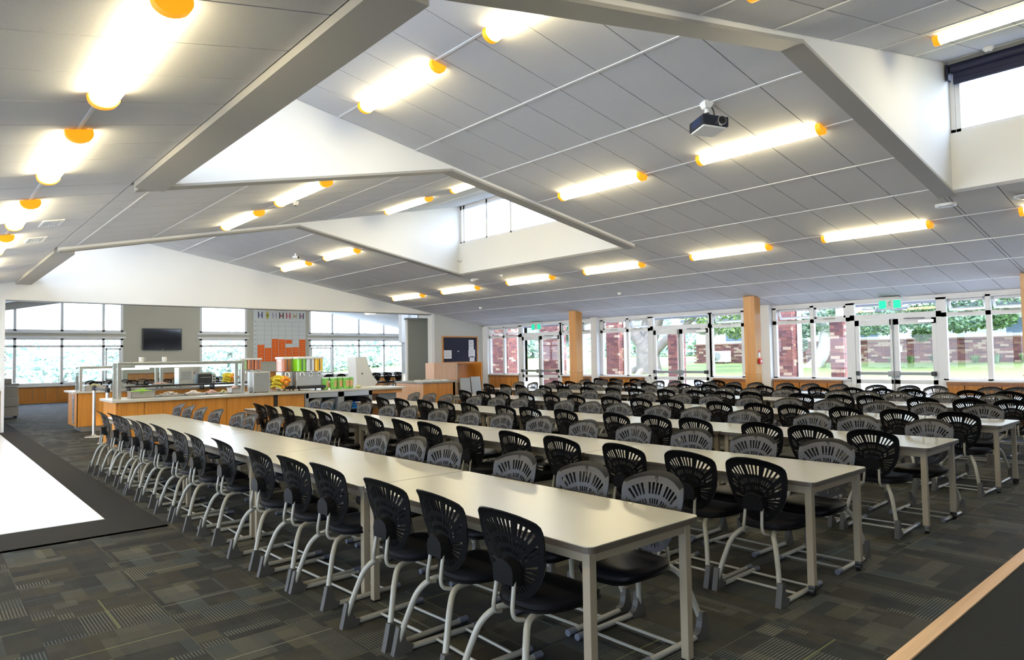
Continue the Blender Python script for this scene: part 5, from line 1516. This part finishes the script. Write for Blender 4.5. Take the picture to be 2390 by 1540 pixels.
# ================================================================ outside the glazed wall
def fbm(x, y):
    return 0.5 * math.sin(x * 0.7 + 1.3) * math.cos(y * 0.6) + 0.3 * math.sin(x * 1.7 + y * 1.1)
def ground_z(y):
    P = [(15.9, -0.02), (19.0, -0.02), (23.4, 0.52), (26, 0.70), (31.5, 1.06), (40, 1.2), (90, 2.0)]
    for (a, za), (b, zb) in zip(P[:-1], P[1:]):
        if y <= b: return za + (zb - za) * (y - a) / (b - a)
    return P[-1][1]
MAT['paving'] = plain('paving', (0.62, 0.60, 0.57), 0.85, var=0.10, scale=1.5, bump=0.1)
MAT['paving_dark'] = plain('paving_dark', (0.10, 0.12, 0.18), 0.85, var=0.2)
def lawn_mat():
    m = NT('lawn'); o = m.obj()
    f, g = m.noise(o, 1.3, 3.0), m.noise(o, 30.0, 3.0)
    m.base(m.mix(g, m.mix(f, (0.11, 0.20, 0.045), (0.17, 0.25, 0.06)), (0.22, 0.26, 0.09)))
    m.p.inputs['Roughness'].default_value = 0.95
    m.bump(g, 0.6, 0.03)
    return m.m
MAT['lawn'] = lawn_mat()
def strip_ground(y0, y1, x0, x1, n, name, mat, label, cat, kind='structure'):
    mb = MB(); vs_, fs = [], []
    nx = 12
    for j in range(n + 1):
        y = y0 + (y1 - y0) * j / n
        for i in range(nx + 1):
            x = x0 + (x1 - x0) * i / nx
            vs_.append((x, y, ground_z(y)))
    for j in range(n):
        for i in range(nx):
            a = j * (nx + 1) + i
            fs.append((a, a + 1, a + nx + 2, a + nx + 1))
    mb.add(vs_, fs)
    return tag(mb.build(name, mat, None, 40), label, cat, None, kind)
pav = strip_ground(16.16, 23.4, -70, 30, 10, 'terrain_paving', MAT['paving'], 'bright pale paving outside the glazed wall', 'paving')
strip_ground(23.4, 90, -70, 30, 20, 'terrain_lawn', MAT['lawn'], 'sunlit lawn sloping up to the brick building', 'lawn')
for k in range(26):
    x = -16.5 + k * 0.62
    MB().box(x, 21.4, ground_z(21.5) - 0.02, x + 0.26, 21.62, ground_z(21.5) + 0.03).build('dark_slab', MAT['paving_dark'], pav)
struct(MB().box(-60, -40, -0.3, 30, -3.3, -0.1).box(-70, -40, -0.3, -33.3, 90, -0.1), 'terrain_yard', MAT['paving'], 'pale ground beyond the other walls', 'ground')

# brick piers just outside the glass: every brick is its own piece
def brick_mat(i, col):
    return plain('brick_%d' % i, col, 0.85, var=0.18, scale=30, bump=0.15)
BM = [brick_mat(0, (0.17, 0.060, 0.048)), brick_mat(1, (0.22, 0.080, 0.060)), brick_mat(2, (0.12, 0.045, 0.042)), brick_mat(3, (0.42, 0.29, 0.20)), brick_mat(4, (0.18, 0.065, 0.062)), brick_mat(5, (0.28, 0.14, 0.09))]
BWT = [0, 0, 1, 1, 2, 2, 4, 4, 0, 3, 5]
MAT['mortar'] = plain('mortar', (0.34, 0.30, 0.27), 0.95, var=0.1)
CH, BL = 0.086, 0.24
BR = {}
def brick(mat_i, l, w, h):
    k = (mat_i, round(l, 3), round(w, 3))
    if k not in BR: BR[k] = MB().box(-l / 2, -w / 2, 0, l / 2, w / 2, h).mesh('brick', BM[mat_i])
    return BR[k]
def pier(x0, x1, y0, y1, zt, label, name='brick_pier', cat='pier'):
    t = thing(name, label, cat, (0, 0, 0))
    MB().box(x0 + 0.008, y0 + 0.008, -0.05, x1 - 0.008, y1 - 0.008, zt - 0.01).build('mortar_core', MAT['mortar'], t)
    nz = int(zt / CH)
    n_ = 0
    for c in range(nz):
        z = c * CH
        off = (c % 2) * BL / 2
        x = x0 - off
        while x < x1 - 0.01:
            a, b = max(x0, x), min(x1, x + BL)
            if b - a > 0.03:
                l = round(b - a - 0.010, 3)
                inst('brick', brick(random.choice(BWT), l, 0.05, CH - 0.011), t, ((a + b) / 2, y0 + 0.025 - random.uniform(0, 0.004), z)); n_ += 1
            x += BL
        y = y0 + 0.05 + (0 if c % 2 else -BL / 2)
        while y < y1 - 0.01:
            a, b = max(y0 + 0.05, y), min(y1, y + BL)
            if b - a > 0.03:
                inst('brick', brick(random.choice(BWT), round(b - a - 0.010, 3), 0.05, CH - 0.011), t, (x1 - 0.025 + random.uniform(0, 0.004), (a + b) / 2, z), (0, 0, math.pi / 2)); n_ += 1
            y += BL
    return t, n_
pier(-21.3, -20.05, 17.5, 18.0, 2.9, 'brick pier outside the window nearest the noticeboard wall')
pier(-18.25, -17.3, 17.5, 17.95, 2.9, 'brick pier outside the doors nearest the noticeboard wall')
pier(-15.0, -14.45, 17.5, 18.1, 2.9, 'brick pier at the left of the tree-trunk window')
def capped(x0, x1, y0, y1, label):
    t, n_ = pier(x0, x1, y0, y1, 2.35, label)
    MB().box(x0 - 0.06, y0 - 0.05, 2.35, x1 + 0.06, y1 + 0.05, 2.45).build('cap_course', BM[3], t)
    MB().box((x0 + x1) / 2 - 0.07, (y0 + y1) / 2 - 0.07, 2.45, (x0 + x1) / 2 + 0.07, (y0 + y1) / 2 + 0.07, 3.1).build('steel_post', MAT['grey_wall'], t)
capped(-12.50, -12.16, 17.5, 17.95, 'capped brick pier behind the doors with the big tree')
pier(-8.92, -8.52, 17.5, 18.05, 2.9, 'dark brick pier at the left of the two-pier window')
capped(-7.54, -7.20, 17.5, 17.95, 'capped brick pier behind the second light of the two-pier window')
struct(MB().box(-8.48, 17.7, 0, -8.40, 17.8, 2.9), 'trim_downpipe', MAT['white_frame'], 'white downpipe beside the dark brick pier', 'pipe')
struct(MB().box(-14.40, 17.7, 0, -14.30, 17.8, 2.9), 'trim_downpipe', MAT['grey_wall'], 'grey downpipe beside the pier of the tree-trunk window', 'pipe')

# long building beyond the lawn
bd = thing('school_building', 'long white building with a brick base beyond the lawn', 'building', (0, 0, 0))
BY = 32.0
MAT['render_white'] = plain('render_white', (0.78, 0.77, 0.74), 0.8, var=0.03, scale=1.0)
MAT['roof_grey'] = plain('roof_grey', (0.46, 0.48, 0.50), 0.6, var=0.08)
MAT['gutter'] = plain('gutter', (0.12, 0.13, 0.15), 0.5)
MB().box(-21.0, BY, 2.03, 22, BY + 9, 3.35).build('upper_wall', MAT['render_white'], bd)
MB().box(-20.97, BY + 0.02, 0.6, 22, BY + 9, 2.03).build('mortar_core', MAT['mortar'], bd)
MB().box(-21.03, BY - 0.05, 2.0, 22, BY + 0.02, 2.06).build('brick_sill', BM[5], bd)
groups = [MB() for _ in BM]
for c in range(12):
    z = 0.95 + c * 0.09
    x = -21.0 - (c % 2) * 0.15
    while x < 4:
        groups[random.choice(BWT + [3, 3, 5])].box(x + 0.006, BY - random.uniform(0.0, 0.012), z, x + 0.294, BY + 0.04, z + 0.08)
        x += 0.30
for i, g in enumerate(groups):
    if g.v: tag(g.build('brick_courses', BM[i], bd), kind='stuff')
rf = MB()
rf.add([(-21.5, BY - 0.6, 3.32), (22.5, BY - 0.6, 3.32), (22.5, BY + 5, 4.7), (-21.5, BY + 5, 4.7), (-21.5, BY - 0.6, 3.42), (22.5, BY - 0.6, 3.42), (22.5, BY + 5, 4.8), (-21.5, BY + 5, 4.8)],
       [(0, 3, 2, 1), (4, 5, 6, 7), (0, 1, 5, 4), (1, 2, 6, 5), (2, 3, 7, 6), (3, 0, 4, 7)])
rf.build('roof', MAT['roof_grey'], bd)
MB().box(-21.5, BY - 0.70, 3.26, 22.5, BY - 0.58, 3.40).build('gutter', MAT['gutter'], bd)
MAT['window_dark'] = plain('window_dark', (0.16, 0.22, 0.30), 0.15, var=0.2)
for x in (-18.6, -16.2, -12.2, -6.4, -2.2):
    f = MB().box(x - 0.62, BY - 0.04, 2.12, x + 0.62, BY + 0.01, 2.82).build('window', MAT['white_frame'], bd)
    MB().box(x - 0.56, BY - 0.05, 2.18, x + 0.56, BY - 0.035, 2.77).build('pane', MAT['window_dark'], f)
t = thing('heat_pump', 'white heat pump unit against the brick wall', 'heat pump', (-19.2, BY - 0.45, 1.06))
MB().bbox(-0.45, -0.18, 0.05, 0.45, 0.18, 0.62, 0.02).build('casing', MAT['white_plastic'], t)
MB().tube([(-0.15, -0.185, 0.34), (-0.15, -0.195, 0.34)], 0.22, 20).build('fan_grille', MAT['grey_metal'], t)
for a in (-0.35, 0.35): MB().box(a - 0.03, -0.17, 0, a + 0.03, 0.17, 0.05).build('foot', MAT['grey_metal'], t)
t = thing('wall_sign', 'small white sign on the brick wall', 'sign', (-10.9, BY - 0.03, 1.62))
MB().box(-0.2, -0.012, -0.13, 0.2, 0.0, 0.13).build('plate', MAT['white_plastic'], t)
MB().box(-0.12, -0.014, -0.03, 0.12, -0.012, 0.04).build('print', MAT['ink'], t)

# foliage: clouds of small leaf blades
LEAF = {}
def leaf_mat(name, a, b):
    m = NT(name)
    o = m.n('ShaderNodeNewGeometry').outputs['Random Per Island']
    m.base(m.ramp(o, [(0.0, a), (1.0, b)]))
    m.p.inputs['Roughness'].default_value = 0.5
    m.p.inputs['Transmission Weight'].default_value = 0.0
    return m.m
MAT['leaf_a'] = leaf_mat('leaf_a', (0.035, 0.09, 0.03), (0.16, 0.28, 0.08))
MAT['leaf_b'] = leaf_mat('leaf_b', (0.06, 0.13, 0.04), (0.26, 0.36, 0.10))
MAT['leaf_c'] = leaf_mat('leaf_c', (0.05, 0.11, 0.07), (0.20, 0.30, 0.16))
MAT['leaf_haze'] = leaf_mat('leaf_haze', (0.22, 0.36, 0.30), (0.62, 0.74, 0.62))  # overexposed haze put into the leaf colour
MAT['bark_pale'] = plain('bark_pale', (0.50, 0.48, 0.44), 0.9, var=0.3, scale=6, bump=0.3)
MAT['bark_dark'] = plain('bark_dark', (0.20, 0.17, 0.14), 0.9, var=0.35, scale=5, bump=0.4)
def leaves(clumps, per, size, rng):
    mb = MB()
    for (c, r) in clumps:
        for _ in range(per):
            d = Vector((rng.gauss(0, 1), rng.gauss(0, 1), rng.gauss(0, 1)))
            d.normalize()
            p = Vector(c) + Vector((d.x * r[0], d.y * r[1], d.z * r[2])) * (rng.random() ** 0.45)
            s = size * rng.uniform(0.6, 1.4)
            u = Vector((rng.gauss(0, 1), rng.gauss(0, 1), rng.gauss(0, 0.6))).normalized()
            w = u.cross(Vector((rng.gauss(0, 1), rng.gauss(0, 1), rng.gauss(0, 1)))).normalized()
            mb.add([p - u * s, p + w * s * 0.45, p + u * s, p - w * s * 0.45], [(0, 1, 2, 3)])
    return mb
def tree(x, y, label, trunk, branches, clumps, per, size, leafmat, bark, name='tree'):
    t = thing(name, label, 'tree', (x, y, ground_z(y)))
    rng = random.Random(int(abs(x) * 100))
    pts, rad = trunk
    MB().tube(catmull(pts, 4), [rad[0] + (rad[1] - rad[0]) * i / (len(catmull(pts, 4)) - 1) for i in range(len(catmull(pts, 4)))], 12).build('trunk', MAT[bark], t, 60)
    for p, r0, r1 in branches:
        c = catmull(p, 4)
        MB().tube(c, [r0 + (r1 - r0) * i / (len(c) - 1) for i in range(len(c))], 8).build('branch', MAT[bark], t, 60)
    o = leaves(clumps, per, size, rng).build('foliage', MAT[leafmat], t)
    tag(o, kind='stuff')
    return t
# great spreading tree, its roots flared
t = tree(-19.75, 26.0, 'massive spreading tree with a forked grey trunk on the lawn',
     ([(0.1, 0, -0.15), (0.05, 0, 0.35), (0.0, 0, 0.9), (-0.05, 0, 1.35)], (0.62, 0.48)),
     [([(-0.05, 0, 1.2), (-0.75, -0.1, 1.9), (-1.7, -0.2, 2.5), (-3.0, 0, 3.3)], 0.40, 0.14), ([(0.0, 0, 1.2), (0.35, 0.1, 2.0), (0.75, 0.1, 2.9), (1.2, 0, 4.2)], 0.38, 0.16),
      ([(0.35, 0, 0.9), (1.1, 0.1, 1.55), (2.0, 0.1, 2.1), (3.2, 0, 2.9)], 0.24, 0.09), ([(-0.3, 0, 1.3), (-0.3, 0.4, 2.3), (-0.6, 0.9, 3.6)], 0.34, 0.15),
      ([(-0.2, 0, 0.25), (-0.8, -0.3, -0.02), (-1.5, -0.5, -0.12)], 0.28, 0.07), ([(0.2, 0, 0.2), (0.9, -0.3, 0.0), (1.7, -0.5, -0.1)], 0.26, 0.06), ([(0, -0.2, 0.2), (0.1, -0.9, -0.1), (0.2, -1.3, -0.15)], 0.24, 0.06)],
     [((-3.4, 0, 3.2), (2.0, 2.0, 0.9)), ((-1.2, 0.3, 3.5), (1.8, 1.8, 0.8)), ((1.2, 0.2, 3.6), (2.0, 1.8, 0.9)), ((3.2, 0, 3.0), (1.8, 1.6, 0.8)), ((0, 1, 5.0), (4.2, 2.6, 1.6)), ((-1.8, -1.4, 2.8), (1.0, 0.7, 0.4)), ((5.6, 0.4, 2.7), (1.5, 1.2, 0.6))],
     900, 0.13, 'leaf_b', 'bark_dark')
tree(-18.6, 19.6, 'slim pale birch-like trunk close to the glass beside a pier', ([(0, 0, 0), (0.03, 0, 1.2), (-0.02, 0, 2.4), (0.05, 0, 3.6)], (0.11, 0.08)), [([(0, 0, 2.4), (0.4, 0, 3.0), (0.7, 0, 3.5)], 0.04, 0.02)],
     [((0.0, 0.0, 3.1), (0.8, 0.7, 0.6)), ((-0.3, 0.2, 2.3), (0.35, 0.3, 0.5))], 420, 0.07, 'leaf_c', 'bark_pale')
tree(-12.75, 29.0, 'leaning white-barked tree with wide dense foliage', ([(-0.55, 0, -0.1), (-0.28, 0, 0.25), (0.0, 0, 0.8), (0.12, 0, 1.6), (0.05, 0, 2.4)], (0.32, 0.20)),
     [([(0.1, 0, 1.4), (0.8, 0, 2.0), (1.8, 0, 2.5)], 0.14, 0.05), ([(0.1, 0, 1.5), (-0.6, 0, 2.1), (-1.5, 0, 2.7)], 0.14, 0.05), ([(-0.2, 0, 0.3), (-0.8, -0.2, 0.0), (-1.2, -0.3, -0.1)], 0.16, 0.05)],
     [((-1.4, 0, 1.75), (1.3, 1.0, 0.65)), ((0.5, 0, 2.0), (1.3, 1.0, 0.55)), ((2.4, -0.2, 1.75), (1.4, 1.0, 0.5)), ((4.6, -0.4, 1.75), (1.5, 1.0, 0.40)), ((0.4, 0, 3.0), (4.2, 1.8, 0.9)), ((5.6, 0, 2.75), (2.0, 1.2, 0.6)), ((-1.0, -0.4, 1.0), (0.5, 0.4, 0.35))],
     1300, 0.085, 'leaf_c', 'bark_pale')
tree(-12.0, 30.5, 'thin white sapling trunk in front of the brick wall', ([(0, 0, 0), (0.01, 0, 0.5), (0, 0, 1.0), (0.02, 0, 1.6)], (0.07, 0.05)), [([(0, 0, 1.0), (0.3, 0, 1.4), (0.5, 0, 1.7)], 0.03, 0.015)], [((0.1, 0, 1.55), (0.9, 0.6, 0.45))], 300, 0.08, 'leaf_b', 'bark_pale')
tree(-8.4, 30.0, 'overhanging leafy tree right of the nearest glazed doors', ([(3.2, 1.0, 0), (3.1, 1.0, 1.0), (2.9, 0.9, 2.6)], (0.2, 0.12)), [([(2.9, 0.9, 2.2), (1.2, 0.3, 2.6), (-0.6, 0, 2.5)], 0.1, 0.03)],
     [((-0.6, 0, 2.0), (0.9, 0.7, 0.5)), ((0.4, 0, 1.65), (0.9, 0.7, 0.40)), ((1.5, 0, 1.75), (0.8, 0.6, 0.45)), ((0.8, 0, 2.7), (2.6, 1.2, 0.6)), ((3.6, 0, 2.9), (1.8, 1.0, 0.7)), ((-0.9, 0, 1.25), (0.35, 0.3, 0.3))], 900, 0.085, 'leaf_a', 'bark_dark')
tree(-16.6, 28.5, 'small street tree with light green leaves before the white building', ([(-1.7, 0.6, 0), (-1.7, 0.6, 0.8), (-1.66, 0.6, 1.6)], (0.06, 0.04)), [([(-1.7, 0.6, 1.2), (-0.9, 0.3, 1.9), (0.2, 0.2, 2.0)], 0.04, 0.02)],
     [((0.2, 0, 1.75), (0.8, 0.6, 0.45)), ((-1.6, 0.6, 1.9), (0.9, 0.7, 0.35)), ((-1.0, 0.6, 2.7), (1.6, 0.9, 0.5)), ((0.9, 0.2, 2.1), (0.7, 0.5, 0.4)), ((1.6, 0, 2.9), (0.9, 0.6, 0.35))], 520, 0.085, 'leaf_b', 'bark_pale')
SH = [(-19.6, 'behind the left door leaf of the middle bay', 0.40), (-17.6, 'right of the white heat pump', 0.42), (-15.6, 'behind the oak column with the alarm', 0.32), (-13.9, 'left of the leaning tree', 0.45), (-13.0, 'spiky, at the foot of the leaning tree', 0.55),
      (-10.9, 'behind the white sapling', 0.34), (-10.2, 'left part of the nearest double doors', 0.36), (-9.3, 'centre of the nearest double doors', 0.40), (-7.9, 'left end of the bed under the white wall', 0.38), (-7.2, 'second in the bed under the white wall', 0.44), (-6.3, 'third in the bed under the white wall', 0.42), (-5.2, 'fourth in the bed under the white wall', 0.42), (-4.4, 'right end of the bed under the white wall', 0.40)]
for k, (x, wh, h) in enumerate(SH):
    y = 31.4
    t = thing('garden_plant', 'low green plant by the brick wall, ' + wh, 'plant', (x, y, ground_z(y) - 0.02), 0, 'low plants along the brick wall')
    rng = random.Random(k)
    m = MB()
    for i in range(40):
        a, lean = rng.uniform(0, 6.28), rng.uniform(0.15, 0.95)
        L_ = h * rng.uniform(0.6, 1.1)
        p0 = Vector((0.08 * math.cos(a), 0.08 * math.sin(a), 0)); p1 = p0 + Vector((math.cos(a) * lean * L_ * 0.5, math.sin(a) * lean * L_ * 0.5, L_ * 0.7)); p2 = p0 + Vector((math.cos(a) * lean * L_, math.sin(a) * lean * L_, L_ * (1.0 - lean * 0.35)))
        s = Vector((-math.sin(a), math.cos(a), 0)) * 0.02
        m.add([p0 - s, p0 + s, p1 + s, p1 - s, p2], [(0, 1, 2, 3), (3, 2, 4)])
    tag(m.build('leaves', MAT['leaf_c' if k % 2 else 'leaf_a'], t), kind='stuff')
    MB().tube([(0, 0, -0.02), (0, 0, 0.12)], 0.04, 7).build('stem', MAT['bark_dark'], t)
# far tree belts: behind the lawn on the left, and outside the next room's windows
def belt(name, label, clumps, per, size, mat):
    t = thing(name, label, 'trees', (0, 0, 0))
    tag(leaves(clumps, per, size, random.Random(len(label))).build('foliage', MAT[mat], t), kind='stuff')
    m = MB()
    for c, r in clumps: m.tube([(c[0], c[1], 0.0), (c[0], c[1], c[2])], 0.18, 7)
    m.build('trunks', MAT['bark_dark'], t)
rng = random.Random(5)
for k in range(6):
    x = -30 - k * 7.0
    belt('tree', '%s hazy tree beyond the lawn left of the white building' % ORD[k], [((x + rng.uniform(-2, 2), 52 + rng.uniform(-3, 3), 4.2), (4.2, 2.4, 3.0)), ((x + 2, 50, 2.6), (3.0, 2, 1.5))], 1100, 0.26, 'leaf_haze')
for k in range(9):
    y = -4 + k * 4.4
    belt('tree', '%s pale tree outside the windows of the next room' % ORD[k], [((-52 + rng.uniform(-2, 2), y + rng.uniform(-1, 1), 2.2), (2.2, 3.0, 1.9)), ((-50, y + 2, 1.2), (1.6, 2.4, 1.0))], 900, 0.2, 'leaf_haze')
